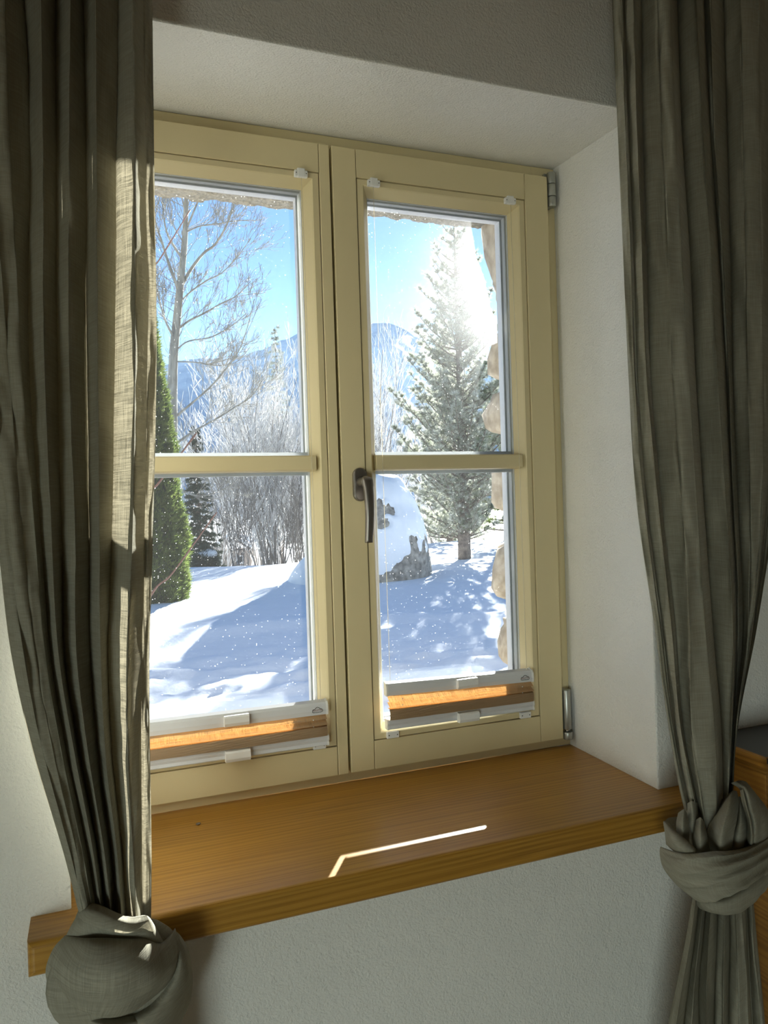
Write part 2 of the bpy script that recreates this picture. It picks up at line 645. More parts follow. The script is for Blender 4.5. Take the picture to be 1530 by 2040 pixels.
# wooden window board with an ear at each end
bm = bmesh.new()
zt, zb = ZS, ZS - 0.047
ol = [(-0.531, 0.02), (0.531, 0.02), (0.521, YW), (0.585, YW), (0.585, -0.350), (-0.5625, -0.350), (-0.5625, YW), (-0.511, YW)]
top = [bm.verts.new((x, y, zt)) for x, y in ol]
bot = [bm.verts.new((x, y, zb)) for x, y in ol]
bm.faces.new(top)
bm.faces.new(bot[::-1])
n = len(ol)
for i in range(n):
    bm.faces.new((top[i], bot[i], bot[(i + 1) % n], top[(i + 1) % n]))
es = [e for e in bm.edges if all(v.co.y < -0.345 for v in e.verts)]
bmesh.ops.recalc_face_normals(bm, faces=bm.faces)
bmesh.ops.bevel(bm, geom=es, offset=0.009, segments=6, affect='EDGES', profile=0.5)
from_bm('window_sill', bm, M_sill, kind='structure', label='wide orange brown larch window board with rounded front edge')

# ------------------------------------------------------------------ window
win = empty('window_1', (0, 0.02, ZS), kind='structure', label='cream two-leaf wooden casement window with a crossbar in each leaf')
HS = 1.25
# outer frame: one piece per side
for dims in ((-0.531, -0.47, 0.02, 0.085, ZS, 1.278), (0.47, 0.531, 0.02, 0.085, ZS, 1.278),
             (-0.531, 0.531, 0.0205, 0.085, ZS, 0.035), (-0.531, 0.531, 0.0205, 0.085, 1.215, 1.278)):
    box('frame_bar', dims, M_cream, win, 0.002)
box('meeting_seal', (-0.012, 0.012, 0.026, 0.04, 0.004, HS - 0.004), M_gap, win, 0)
GB, GT, G1, G2 = 0.0584, 1.192, 0.0519, 0.4411


def trapezoid_bead(name, corners, m, parent):
    """corners: outer edge (2 pts) and inner edge (2 pts) in x, z; flat face y=.001 for 40 %, then sloping back to the glass"""
    o0, o1, i0, i1 = [np.array(c) for c in corners]
    bm = bmesh.new()
    rows = [(0.0, 0.034), (0.0, 0.0022), (0.42, 0.0014), (0.5, 0.004), (1.0, 0.027), (1.0, 0.034)]
    A, B = [], []
    for s, y in rows:
        a = o0 + (i0 - o0) * s
        b = o1 + (i1 - o1) * s
        A.append(bm.verts.new((a[0], y, a[1])))
        B.append(bm.verts.new((b[0], y, b[1])))
    k = len(rows)
    for i in range(k):
        j = (i + 1) % k
        bm.faces.new((A[i], A[j], B[j], B[i]))
    bm.faces.new(A)
    bm.faces.new(B[::-1])
    return from_bm(name, bm, m, parent)


def sash(x0, x1, g0, g1, side):
    s = empty('sash', (0, 0.02, 0), kind=None)
    s.parent = win
    s.location = Vector(((x0 + x1) / 2, 0.0, -ZS))
    s['label'] = 'right window leaf with the handle' if side > 0 else 'left window leaf beside the left curtain'
    e = 0.0011
    box('stile', (x0, g0 - e, 0, 0.05, 0, HS), M_cream, s, 0.0016)
    box('stile', (g1 + e, x1, 0, 0.05, 0, HS), M_cream, s, 0.0016)
    box('rail', (g0, g1, 0.0002, 0.05, GT + e, HS), M_cream, s, 0.0012)
    box('rail', (g0, g1, 0.0002, 0.05, 0, GB - e), M_cream, s, 0.0012)
    # glazing beads, mitred
    w, wb = 0.030, 0.027
    oL, oR, oB, oT = g0 + e, g1 - e, GB + e, GT - e
    iL, iR, iB, iT = g0 + w, g1 - w, GB + wb, GT - wb
    trapezoid_bead('glazing_bead', ((oL, oB), (oL, oT), (iL, iB), (iL, iT)), M_cream, s)
    trapezoid_bead('glazing_bead', ((oR, oB), (oR, oT), (iR, iB), (iR, iT)), M_cream, s)
    trapezoid_bead('glazing_bead', ((oL, oT), (oR, oT), (iL, iT), (iR, iT)), M_cream, s)
    trapezoid_bead('glazing_bead', ((oL, oB), (oR, oB), (iL, iB), (iR, iB)), M_cream, s)
    # seals and spacer seen at the rim of the insulating glass
    def ring(name, inset, y0, y1, m):
        bm = bmesh.new()
        d = 0.012
        box_bm(bm, iL - d, iL + inset, y0, y1, iB - d, iT + d)
        box_bm(bm, iR - inset, iR + d, y0, y1, iB - d, iT + d)
        box_bm(bm, iL + inset, iR - inset, y0, y1, iT - inset, iT + d)
        box_bm(bm, iL + inset, iR - inset, y0, y1, iB - d, iB + inset)
        return from_bm(name, bm, m, s)
    ring('inner_seal', 0.0012, 0.0275, 0.031, M_seal)
    ring('glass_spacer', 0.0035, 0.035, 0.047, M_seal)
    ring('outer_seal', 0.006, 0.051, 0.0545, M_seal)
    ring('outer_rebate', 0.0045, 0.0545, 0.075, M_alu)
    # crossbar: inner wooden bar, white spacer bar between the panes, outer bar
    mz0, mz1 = 0.6045, 0.6365
    prism('muntin', [(0.0265, mz0 - 0.0005), (0.004, mz0 + 0.001), (0.001, mz0 + 0.0035), (0.001, mz1 - 0.0035), (0.004, mz1 - 0.001), (0.0265, mz1 + 0.0005)], iL - 0.006, iR + 0.006, M_cream, s)
    box('muntin_spacer', (iL, iR, 0.0352, 0.0468, mz0 - 0.0065, mz1 + 0.0075), M_seal, s, 0.0005)
    box('outer_muntin', (iL, iR, 0.0512, 0.068, mz0 - 0.001, mz1 - 0.002), M_alu, s, 0.001)
    # panes: inner and dusty outer
    d = 0.008
    box('pane', (iL - d, iR + d, 0.0312, 0.0342, iB - d, iT + d), M_glass, s, 0)
    # the outer pane: room-side face clear, weather-side face dusty
    bm = bmesh.new()
    box_bm(bm, iL - d, iR + d, 0.0472, 0.0502, iB - d, iT + d)
    bmesh.ops.recalc_face_normals(bm, faces=bm.faces)
    for f in bm.faces:
        f.material_index = 1 if f.normal.y > 0.9 else 0
    from_bm('dusty_pane', bm, [M_glass, M_dusty], s)
    return s


sash_r = sash(0.0012, 0.5, G1, G2, 1)
sash_l = sash(-0.5, -0.0042, -G2, -0.0267, -1)
# the black line between the leaves is a real 3 mm gap with the seal behind

# handle
h = bpy.data.objects.new('handle', None)
h.parent = win
h.location = Vector((0.037, 0, 0.58)) - win.location
COL.objects.link(h)
h['label'] = 'dark bronze lever handle on an oval plate'


def oval(cx, cz, w, hh, y0, y1, bev, m, name, parent):
    bm = bmesh.new()
    pts = []
    r = w / 2
    for k in range(17):
        a = math.pi * k / 16
        pts.append((cx + r * math.cos(a), cz + (hh / 2 - r) + r * math.sin(a)))
    for k in range(17):
        a = math.pi + math.pi * k / 16
        pts.append((cx + r * math.cos(a), cz - (hh / 2 - r) + r * math.sin(a)))
    rows = [(1.0, y1), (1.0, y0 + bev), (1 - bev / r * 0.5, y0 + bev * 0.3), (1 - bev / r * 1.3, y0)]
    R_ = []
    for s, y in rows:
        R_.append([bm.verts.new((cx + (x - cx) * s, y, cz + (z - cz) * (1 - (1 - s) * w / hh))) for x, z in pts])
    for a, b in zip(R_[:-1], R_[1:]):
        for i in range(len(pts)):
            j = (i + 1) % len(pts)
            bm.faces.new((a[i], a[j], b[j], b[i]))
    bm.faces.new(R_[-1])
    bm.faces.new(R_[0][::-1])
    return from_bm(name, bm, m, parent, smooth=False)


oval(0.037, 0.576, 0.029, 0.067, -0.009, 0.0005, 0.0025, M_handle, 'rosette', h)
cyl('neck', (0.037, -0.0085, 0.581), (0.037, -0.040, 0.581), 0.0095, M_handle, h)
# lever: lofted flattened section following a gentle bow
sec = []
for k in range(29):
    s = k / 28
    z = 0.592 - s * 0.131
    y = -0.0465 - 0.006 * math.sin(math.pi * min(1, s * 1.05))
    if s < 0.06:
        y += 0.012 * (1 - s / 0.06) ** 2
    wx = 0.0105 - 0.0028 * s + (0.001 if s < 0.15 else 0)
    wy = 0.0072 - 0.001 * s
    if s < 0.05:
        f_ = math.sqrt(max(0.02, 1 - (1 - s / 0.05) ** 2))
        wx *= f_
        wy *= 0.6 + 0.4 * f_
    sec.append((0.0368 + 0.004 * math.sin(math.pi * s) * 0.4, y, z, wx, wy))
V, F = [], []
K = 16
for (x, y, z, wx, wy) in sec:
    for k in range(K):
        a = 2 * math.pi * k / K
        c, s_ = math.cos(a), math.sin(a)
        V.append((x + wx * math.copysign(abs(c) ** 0.75, c), y + wy * math.copysign(abs(s_) ** 0.75, s_), z))
for i in range(len(sec) - 1):
    for k in range(K):
        F.append((i * K + k, i * K + (k + 1) % K, (i + 1) * K + (k + 1) % K, (i + 1) * K + k))
F.append(tuple(range(K))[::-1])
F.append(tuple((len(sec) - 1) * K + k for k in range(K)))
from_np('lever', V, F, M_handle, h, True)


def hinge(z0, z1, cuts, lower):
    hg = bpy.data.objects.new('hinge', None)
    hg.parent = win
    hg.location = Vector((0.514, 0.005, z0)) - win.location
    COL.objects.link(hg)
    zz = [z0] + cuts + [z1]
    for a, b in zip(zz[:-1], zz[1:]):
        cyl('hinge_knuckle', (0.5135, 0.004, a + 0.0006), (0.5135, 0.004, b - 0.0006), 0.0095, M_hinge, hg)
    box('hinge_leaf', (0.5005, 0.516, 0.012, 0.0205, z0, z1), M_hinge, hg, 0.001)
    if lower:
        cyl('hinge_pin', (0.5135, 0.004, z0 - 0.004), (0.5135, 0.004, z0 + 0.012), 0.0055, M_steel, hg)
        cyl('hinge_knuckle', (0.5135, 0.003, z0 - 0.022), (0.5135, 0.003, z0 - 0.005), 0.0105, M_hinge, hg)
    return hg


hinge(1.185, 1.262, [1.208, 1.236], False)
hinge(0.018, 0.108, [], True)


# ------------------------------------------------------------------ pleated blinds
def text_mesh(name, body, size, m, parent, mw):
    cu = bpy.data.curves.new(name, 'FONT')
    cu.body = body
    cu.size = size
    cu.align_x = 'CENTER'
    cu.align_y = 'CENTER'
    cu.extrude = 0.0001
    tmp = bpy.data.objects.new(name + '_tmp', cu)
    COL.objects.link(tmp)
    dg = bpy.context.evaluated_depsgraph_get()
    me = bpy.data.meshes.new_from_object(tmp.evaluated_get(dg))
    bpy.data.objects.remove(tmp)
    me.transform(mw)
    me.materials.clear()
    return link(name, me, m, parent)


def blind(x0, x1, tilt, zt, label, left):
    """zt: height of the rail's upper edge at x1; tilt: how much higher the x0 end is"""
    b = empty('pleated_blind', ((x0 + x1) / 2, -0.01, 0.068), label=label, cat='blind', group='pleated blinds on the window leaves')
    t = tilt
    rail = [(0.000, zt), (-0.011, zt - 0.003), (-0.0125, zt - 0.0055), (-0.0145, zt - 0.008), (-0.0155, zt - 0.018), (-0.0145, zt - 0.0265), (-0.012, zt - 0.027), (0.000, zt - 0.026)]
    prism('top_rail', rail, x0 + 0.002, x1 - 0.002, M_alu, b, t)
    zb0 = 0.068 if left else 0.078
    br = [(0.0, zb0 + 0.020), (-0.011, zb0 + 0.020), (-0.014, zb0 + 0.0185), (-0.0155, zb0 + 0.012), (-0.0135, zb0 + 0.007), (-0.015, zb0 + 0.0015), (-0.014, zb0), (0.0, zb0)]
    prism('bottom_rail', br, x0 + 0.002, x1 - 0.002, M_alu, b, 0.002)
    for nm, pr, tl in (('rail_end_cap', rail, t), ('rail_end_cap', br, 0.002)):
        cy_, cz_ = -0.007, sum(p[1] for p in pr) / len(pr)
        big = [(cy_ + (y - cy_) * 1.08, cz_ + (z - cz_) * 1.06) for y, z in pr]
        for xa in (x0, x1 - 0.004):
            prism(nm, [(y, z + (tl if xa == x0 else 0)) for y, z in big], xa, xa + 0.004, M_white, b)
    # fabric: two open pleats, then the tight stack
    top_z = zt - 0.0265
    prof = [(-0.006, top_z + 0.002)]
    z = top_z
    for k in range(2):
        prof += [(-0.0205 - 0.002 * k, z - 0.0085), (-0.009, z - 0.0105)]
        z -= 0.0105
    stack_top, stack_bot = z, zb0 + 0.0195
    npl = 15
    for k in range(npl):
        za = stack_top - (stack_top - stack_bot) * (k + 0.35) / npl
        zc = stack_top - (stack_top - stack_bot) * (k + 0.85) / npl
        bulge = math.sin(math.pi * (k + 0.5) / npl)
        prof += [(-0.0215 - 0.0025 * bulge, za), (-0.0188 - 0.0025 * bulge, zc)]
    prof.append((-0.008, stack_bot - 0.001))
    nx = 24
    V, F, U = [], [], []
    ln = 0
    for i, (y, z) in enumerate(prof):
        if i:
            ln += math.hypot(y - prof[i - 1][0], z - prof[i - 1][1])
        for k in range(nx + 1):
            s = k / nx
            x = x0 + 0.004 + (x1 - x0 - 0.008) * s
            tl = t * (1 - s) * max(0, (z - zb0)) / (zt - zb0)
            edge = 0.004 * (1 if k in (0, nx) else 0)
            V.append((x, y + edge * 0.5 + 0.0006 * math.sin(s * 40 + i), z + tl))
            U.append((x, ln))
    for i in range(len(prof) - 1):
        for k in range(nx):
            a = i * (nx + 1) + k
            F.append((a, a + 1, a + nx + 2, a + nx + 1))
    open_f = [q for q in F if q[0] < 5 * (nx + 1)]
    from_np('pleated_fabric', V, open_f, M_pleat, b, False, uv=U)
    from_np('pleat_stack', V, [q for q in F if q[0] >= 5 * (nx + 1)], M_stack, b, False, label='tightly folded brown pleats')
    # grips
    gx = x0 + (x1 - x0) * 0.455
    gz = zt + t * 0.5
    for (za, zb_, yy, nm) in ((gz - 0.023, gz - 0.006, -0.026, 'grip'), (zb0, zb0 + 0.017, -0.028, 'grip')):
        prism(nm, [(-0.012, zb_ + 0.001), (yy + 0.004, zb_ + 0.0005), (yy, zb_ - 0.002), (yy, za + 0.004), (yy + 0.003, za - 0.002), (-0.013, za - 0.003)], gx, gx + 0.046, M_white, b)
    # clamp brackets
    w = 0.026
    bx0, bx1 = (x0 + 0.002, x1 - w - 0.004)
    for bx in (bx0, bx1):
        k = box('bracket', (bx, bx + w, -0.0065, 0.0012, 0.0595, 0.0725), M_white, b, 0.0012)
        for sx in (0.004, 0.022):
            cyl('screw_hole', (bx + sx, -0.0069, 0.066), (bx + sx, -0.006, 0.066), 0.0013, M_screw, k, 8)
    xt0, xt1 = (x0 - 0.002, x1 - w - 0.004)
    for bx in (xt0, xt1):
        bm = bmesh.new()
        box_bm(bm, bx, bx + w, -0.008, 0.0012, 1.177, 1.1895, 0.0016)
        box_bm(bm, bx + 0.005, bx + w - 0.005, -0.0085, -0.001, 1.176, 1.1935, 0.002)
        k = from_bm('bracket', bm, M_white, b)
        for sx in (0.003, 0.023):
            cyl('screw_hole', (bx + sx, -0.0084, 1.1835), (bx + sx, -0.0075, 1.1835), 0.0011, M_screw, k, 8)
    # tension cords
    for cx_, xr in ((xt0 + 0.012, x0 + 0.012), (xt1 + 0.014, x1 - 0.012)):
        za = zt + (t if cx_ < gx else 0)
        tube_obj('cord', [([(cx_, -0.004, 1.178), (xr, -0.006, za - 0.001)], [0.00045, 0.00045])], M_cord, b, 6)
        # knots where the cord passes the pleats
        for kz in (0.0065, 0.019):
            v_, f_ = tubes([([(xr + 0.02 * (1 if cx_ < gx else -1), -0.0195, top_z + (t if cx_ < gx else 0) - kz - 0.0012),
                              (xr + 0.02 * (1 if cx_ < gx else -1), -0.0208, top_z + (t if cx_ < gx else 0) - kz)], [0.0010, 0.0010])], 8)
            from_np('cord_eyelet', v_, f_, M_white, b)
    # maker's badge printed on the rail: cloud outline with lettering
    lx, lz = x1 - 0.022, zt - 0.0165
    pts = []
    cl = [(-11, -4.0), (-11.2, 0), (-9.5, 2.0), (-6.0, 2.2), (-4.2, 4.6), (0, 6.6), (4.2, 4.6), (6.0, 2.2), (9.5, 2.0), (11.2, 0), (11, -4.0), (5, -4.8), (0, -4.6), (-5, -4.8)]
    for i in range(len(cl)):
        p0, p1, p2, p3 = [np.array(cl[(i + k) % len(cl)], float) for k in (-1, 0, 1, 2)]
        for s in (0, 0.33, 0.66):
            q = 0.5 * (2 * p1 + (p2 - p0) * s + (2 * p0 - 5 * p1 + 4 * p2 - p3) * s * s + (3 * p1 - p0 - 3 * p2 + p3) * s ** 3)
            pts.append((lx + q[0] * 0.00088, -0.01575, lz + q[1] * 0.00088))
    pts += pts[:2]
    tube_obj('badge_outline', [(pts, [0.00042] * len(pts))], M_ink, b, 6)
    mw = Matrix.Translation((lx, -0.01575, lz - 0.0006)) @ Matrix.Rotation(math.pi / 2, 4, 'X')
    text_mesh('lettering', 'VALETTA', 0.0044, M_inkred, b, mw)
    return b


blind(0.0755, 0.4185, 0.0085, 0.1665, 'orange tan pleated blind folded down on the right window leaf under the handle', False)
blind(-0.4185, -0.0475, 0.002, 0.1555, 'orange tan pleated blind folded down on the left window leaf beside the curtain', True)


# ------------------------------------------------------------------ curtains
def cmr(keys, t):
    """Catmull-Rom through keys [(t, value array)]"""
    ts = [k[0] for k in keys]
    vs2 = [np.asarray(k[1], float) for k in keys]
    if t <= ts[0]:
        return vs2[0]
    if t >= ts[-1]:
        return vs2[-1]
    i = max(j for j in range(len(ts)) if ts[j] <= t)
    i = min(i, len(ts) - 2)
    s = (t - ts[i]) / (ts[i + 1] - ts[i])
    p1, p2 = vs2[i], vs2[i + 1]
    m1 = (vs2[i + 1] - vs2[max(i - 1, 0)]) / (ts[i + 1] - ts[max(i - 1, 0)]) * (ts[i + 1] - ts[i])
    j = min(i + 2, len(ts) - 1)
    m2 = (vs2[j] - vs2[i]) / (ts[j] - ts[i]) * (ts[i + 1] - ts[i])
    return (2 * s ** 3 - 3 * s * s + 1) * p1 + (s ** 3 - 2 * s * s + s) * m1 + (-2 * s ** 3 + 3 * s * s) * p2 + (s ** 3 - s * s) * m2


def drape(name, rows, depth, y0, amp, parent, seed, n_row=150, sub=14, over=0.16, width=1.3, skip=()):
    """rows: [(image y, [x of each fold line])], depth: 0 (valley) .. 1 (ridge) of each fold line"""
    ncol = len(depth)
    y_a, y_b = rows[0][0], rows[-1][0]
    V, U = [], []
    for r in range(n_row + 1):
        py = y_a + (y_b - y_a) * r / n_row
        xs = cmr(rows, py)
        yy, am = y0(py), amp(py)
        for c in range(ncol - 1):
            last = c == ncol - 2
            for k in range(sub + (1 if last else 0)):
                s = k / sub
                xa, xb = xs[c], xs[c + 1]
                # S-shaped: the cloth folds back under the ridge
                sgn = 1 if depth[c + 1] > depth[c] else -1
                if depth[c] == depth[c + 1]:
                    x = xa + (xb - xa) * s
                    d = depth[c] + 0.05 * math.sin(math.pi * s)
                else:
                    ov = over if c < ncol - 3 else 0.08
                    x = xa + (xb - xa) * s - ov * (xb - xa) * math.sin(2 * math.pi * s) * 0.75
                    e = 0.5 - 0.5 * math.cos(math.pi * s)
                    d = depth[c] + (depth[c + 1] - depth[c]) * (e ** 0.6 if sgn > 0 else 1 - (1 - e) ** 0.6)
                w = noise.noise(Vector((c * 1.7 + s * 1.7, py * 0.006, seed))) * 0.16
                w += noise.noise(Vector((c * 3.1 + s * 3.1, py * 0.02, seed + 5))) * 0.05
                Y = yy - am * (d + w)
                p = at(x, py, Y)
                V.append(p)
                U.append(((c + s) / (ncol - 1) * width + seed, p.z))
    m_ = (ncol - 1) * sub + 1
    F = []
    for r in range(n_row):
        for c in range(m_ - 1):
            if c // sub in skip:
                continue
            a = r * m_ + c
            F.append((a, a + 1, a + m_ + 1, a + m_))
    return from_np(name, V, F, M_linen, parent, True, uv=U)


def patch(rows, nu=40, nv=28, pleats=0, pamp=0.0, seed=0.0, wob=0.003):
    """cloth patch through rows of (px, py, Y) points; the pleats run along the rows"""
    G = []
    for row in rows:
        P = [np.array(at(*q)) for q in row]
        keys = [(i / (len(P) - 1), p) for i, p in enumerate(P)]
        G.append([cmr(keys, k / nu) for k in range(nu + 1)])
    V, U = [], []
    kk = [i / (len(rows) - 1) for i in range(len(rows))]
    for r in range(nv + 1):
        t = r / nv
        for c in range(nu + 1):
            p = cmr([(kk[i], G[i][c]) for i in range(len(rows))], t).copy()
            if pleats:
                ph = t * pleats * math.pi + 0.6 * math.sin(3 * c / nu + seed)
                p[1] -= pamp * (1 - abs(math.sin(ph))) ** 2 * math.sin(math.pi * min(1, max(0, c / nu))) ** 0.5
            p[1] -= wob * noise.noise(Vector((p[0] * 28, p[2] * 28, seed)))
            V.append(p)
            U.append((c / nu * 0.3 + seed, p[2]))
    F = []
    for r in range(nv):
        for c in range(nu):
            a = r * (nu + 1) + c
            F.append((a, a + 1, a + nu + 2, a + nu + 1))
    return V, F, U


def join(parts):
    V, F, U = [], [], []
    for v, f, u in parts:
        o = len(V)
        V += list(v)
        U += list(u)
        F += [tuple(i + o for i in q) for q in f]
    return V, F, U


def ellipsoid(c, r, nu=24, nv=14):
    V, F, U = [], [], []
    for i in range(nv + 1):
        a = math.pi * i / nv
        for k in range(nu + 1):
            b = 2 * math.pi * k / nu
            V.append((c[0] + r[0] * math.sin(a) * math.cos(b), c[1] + r[1] * math.sin(a) * math.sin(b), c[2] + r[2] * math.cos(a)))
            U.append((k / nu * 0.3, V[-1][2]))
    for i in range(nv):
        for k in range(nu):
            a = i * (nu + 1) + k
            F.append((a, a + 1, a + nu + 2, a + nu + 1))
    return V, F, U


lc = empty('curtain', (-0.45, -0.39, FLOOR), label='sunlit olive linen curtain tied in a round knot at the left board end', cat='curtain', group='knotted linen curtains')
rowsL = [(-120, [-90, -60, -30, 5, 45, 80, 110, 140, 165, 190, 235, 262, 285, 302]),
         (300, [-85, -50, -15, 20, 60, 85, 112, 138, 172, 192, 232, 266, 290, 307]),
         (700, [-45, -15, 15, 42, 58, 88, 114, 138, 172, 195, 228, 268, 294, 312]),
         (1100, [0, 22, 48, 72, 84, 104, 124, 150, 178, 198, 222, 262, 288, 304]),
         (1300, [24, 46, 70, 90, 100, 116, 128, 152, 180, 200, 216, 252, 284, 298]),
         (1500, [68, 86, 106, 123, 133, 148, 158, 175, 196, 210, 224, 254, 281, 299]),
         (1700, [128, 140, 153, 165, 174, 186, 195, 208, 221, 233, 244, 264, 283, 302]),
         (1860, [168, 177, 186, 192, 199, 207, 215, 224, 233, 244, 254, 272, 286, 301])]
depL = [0.55, 0.95, 0.9, 0.8, 0.0, 1.0, 0.1, 0.95, 0.0, 1.0, 0.1, 0.95, 0.4, 0.3]
drape('drape', rowsL, depL, lambda p: -0.352 - 0.016 * max(0, (p - 900) / 900), lambda p: 0.075 - 0.02 * max(0, (p - 900) / 900), lc, 2.0, over=0.3)
# the folds gathered behind the front ones, with gaps the sun shines through
fx = lambda a, b, x: a + (b - a) * (x + 85) / 392.0
rowsBk = [(py, [fx(r[0], r[-1], x) for x in (-85, 16, 44, 92, 105, 182, 210, 252)]) for py, r in rowsL]
drape('back_folds', rowsBk, [0.2, 0.9, 0.1, 0.9, 0.2, 1.0, 0.1, 0.6], lambda p: -0.322 - 0.045 * max(0, (p - 1100) / 750), lambda p: 0.018, lc, 3.0, sub=10, over=0.3, skip=(1, 3, 5))
rowsGa = [(py, [fx(r[0], r[-1], x) for x in (-80, -20, 40, 95, 150, 200, 250, 285, 303)]) for py, r in rowsL[3:]]
drape('gathered_folds', rowsGa, [0.2, 0.9, 0.1, 0.9, 0.1, 0.9, 0.1, 0.6, 0.3], lambda p: -0.332 - 0.03 * max(0, (p - 1100) / 750), lambda p: 0.016, lc, 3.6, n_row=90, sub=10, over=0.3)
A_ = [[(130, 1864, -.395), (175, 1866, -.43), (235, 1867, -.445), (285, 1866, -.44), (318, 1876, -.425), (338, 1862, -.41), (348, 1850, -.40)],
      [(126, 1868, -.40), (175, 1871, -.455), (235, 1873, -.472), (285, 1872, -.465), (318, 1883, -.45), (338, 1869, -.435), (350, 1852, -.41)],
      [(105, 1892, -.40), (170, 1898, -.475), (235, 1900, -.495), (290, 1900, -.485), (325, 1902, -.46), (347, 1893, -.44), (358, 1883, -.41)],
      [(91, 1930, -.40), (160, 1935, -.485), (235, 1940, -.51), (295, 1938, -.495), (330, 1932, -.465), (350, 1925, -.44), (358, 1915, -.41)],
      [(97, 1966, -.40), (160, 1978, -.48), (230, 1985, -.50), (290, 1975, -.485), (325, 1960, -.455), (342, 1950, -.435), (351, 1940, -.41)],
      [(125, 1996, -.41), (165, 2014, -.455), (210, 2026, -.47), (265, 2015, -.46), (300, 1992, -.445), (325, 1972, -.43), (340, 1958, -.41)],
      [(135, 1992, -.385), (170, 2008, -.41), (210, 2018, -.42), (262, 2008, -.415), (295, 1986, -.40), (318, 1966, -.395), (333, 1952, -.385)]]
B_ = [[(160, 1816, -.385), (178, 1806, -.40), (205, 1812, -.415), (235, 1825, -.42), (262, 1832, -.425), (291, 1831, -.42), (308, 1848, -.41)],
      [(157, 1815, -.39), (178, 1801, -.415), (205, 1806, -.435), (235, 1820, -.445), (262, 1828, -.452), (294, 1825, -.448), (312, 1850, -.42)],
      [(148, 1832, -.40), (168, 1827, -.435), (200, 1836, -.455), (235, 1846, -.465), (265, 1849, -.465), (302, 1852, -.455), (324, 1868, -.42)],
      [(138, 1850, -.40), (165, 1850, -.44), (200, 1858, -.455), (235, 1862, -.465), (270, 1866, -.465), (308, 1874, -.45), (334, 1881, -.425)],
      [(124, 1880, -.395), (170, 1882, -.425), (235, 1886, -.435), (280, 1885, -.43), (320, 1892, -.42), (335, 1888, -.41), (342, 1884, -.40)]]
B2 = [[(156, 1814, -.395), (178, 1801, -.42), (205, 1806, -.44), (235, 1819, -.45), (262, 1827, -.457), (292, 1824, -.452)],
      [(152, 1822, -.40), (172, 1815, -.44), (203, 1822, -.46), (235, 1834, -.468), (262, 1840, -.47), (298, 1838, -.46)],
      [(150, 1830, -.40), (172, 1838, -.45), (200, 1851, -.468), (228, 1857, -.474), (262, 1858, -.474), (306, 1856, -.455)],
      [(152, 1828, -.395), (172, 1835, -.43), (200, 1847, -.445), (228, 1852, -.45), (262, 1852, -.45), (304, 1850, -.44)]]
C_ = [[(338, 1866, -.385), (350, 1857, -.40), (358, 1862, -.395), (366, 1872, -.37)],
      [(345, 1900, -.41), (358, 1896, -.425), (370, 1898, -.41), (379, 1905, -.37)],
      [(335, 1950, -.425), (355, 1945, -.44), (374, 1945, -.42), (384, 1953, -.37)],
      [(290, 2000, -.43), (325, 1995, -.45), (356, 1990, -.43), (378, 1998, -.37)],
      [(240, 2030, -.435), (285, 2035, -.46), (330, 2040, -.44), (358, 2045, -.38)],
      [(200, 2060, -.44), (260, 2080, -.46), (305, 2095, -.44), (335, 2095, -.38)]]
D_ = [[(128, 1990, -.385), (165, 2013, -.415), (210, 2024, -.43), (265, 2016, -.43), (310, 1995, -.41)],
      [(138, 2005, -.395), (172, 2026, -.43), (215, 2036, -.452), (268, 2028, -.45), (315, 2005, -.43)],
      [(152, 2030, -.40), (182, 2045, -.44), (222, 2052, -.462), (272, 2046, -.46), (320, 2030, -.43)],
      [(172, 2080, -.40), (195, 2090, -.43), (230, 2095, -.445), (278, 2090, -.44), (322, 2080, -.41)]]
cw = at(235, 1945, -0.41)
def flat(rows):
    return [[(x, y, -0.385 + (d + 0.385) * 0.86) for x, y, d in r] for r in rows]


A_, B_, B2, C_, D_ = [flat(q) for q in (A_, B_, B2, C_, D_)]
v, f, u = join([patch(A_, seed=1.0, wob=0.004), patch(B_, seed=2.0), patch(B2, seed=3.0), patch(C_, seed=4.0, pleats=0), patch(D_, seed=5.0),
                ellipsoid(cw, (0.085, 0.028, 0.075))])
from_np('knot', v, f, M_linen, lc, True, uv=u)
rowsTL = [(2040, [165, 185, 205, 225, 250, 270, 290, 310, 330]), (2300, [150, 175, 200, 222, 250, 275, 300, 325, 345]), (2700, [120, 150, 180, 215, 250, 285, 315, 345, 370])]
drape('tail', rowsTL, [0.3, 0.9, 0.1, 1, 0, 0.9, 0.1, 0.9, 0.3], lambda p: -0.375, lambda p: 0.055, lc, 4.0, n_row=40, sub=8)

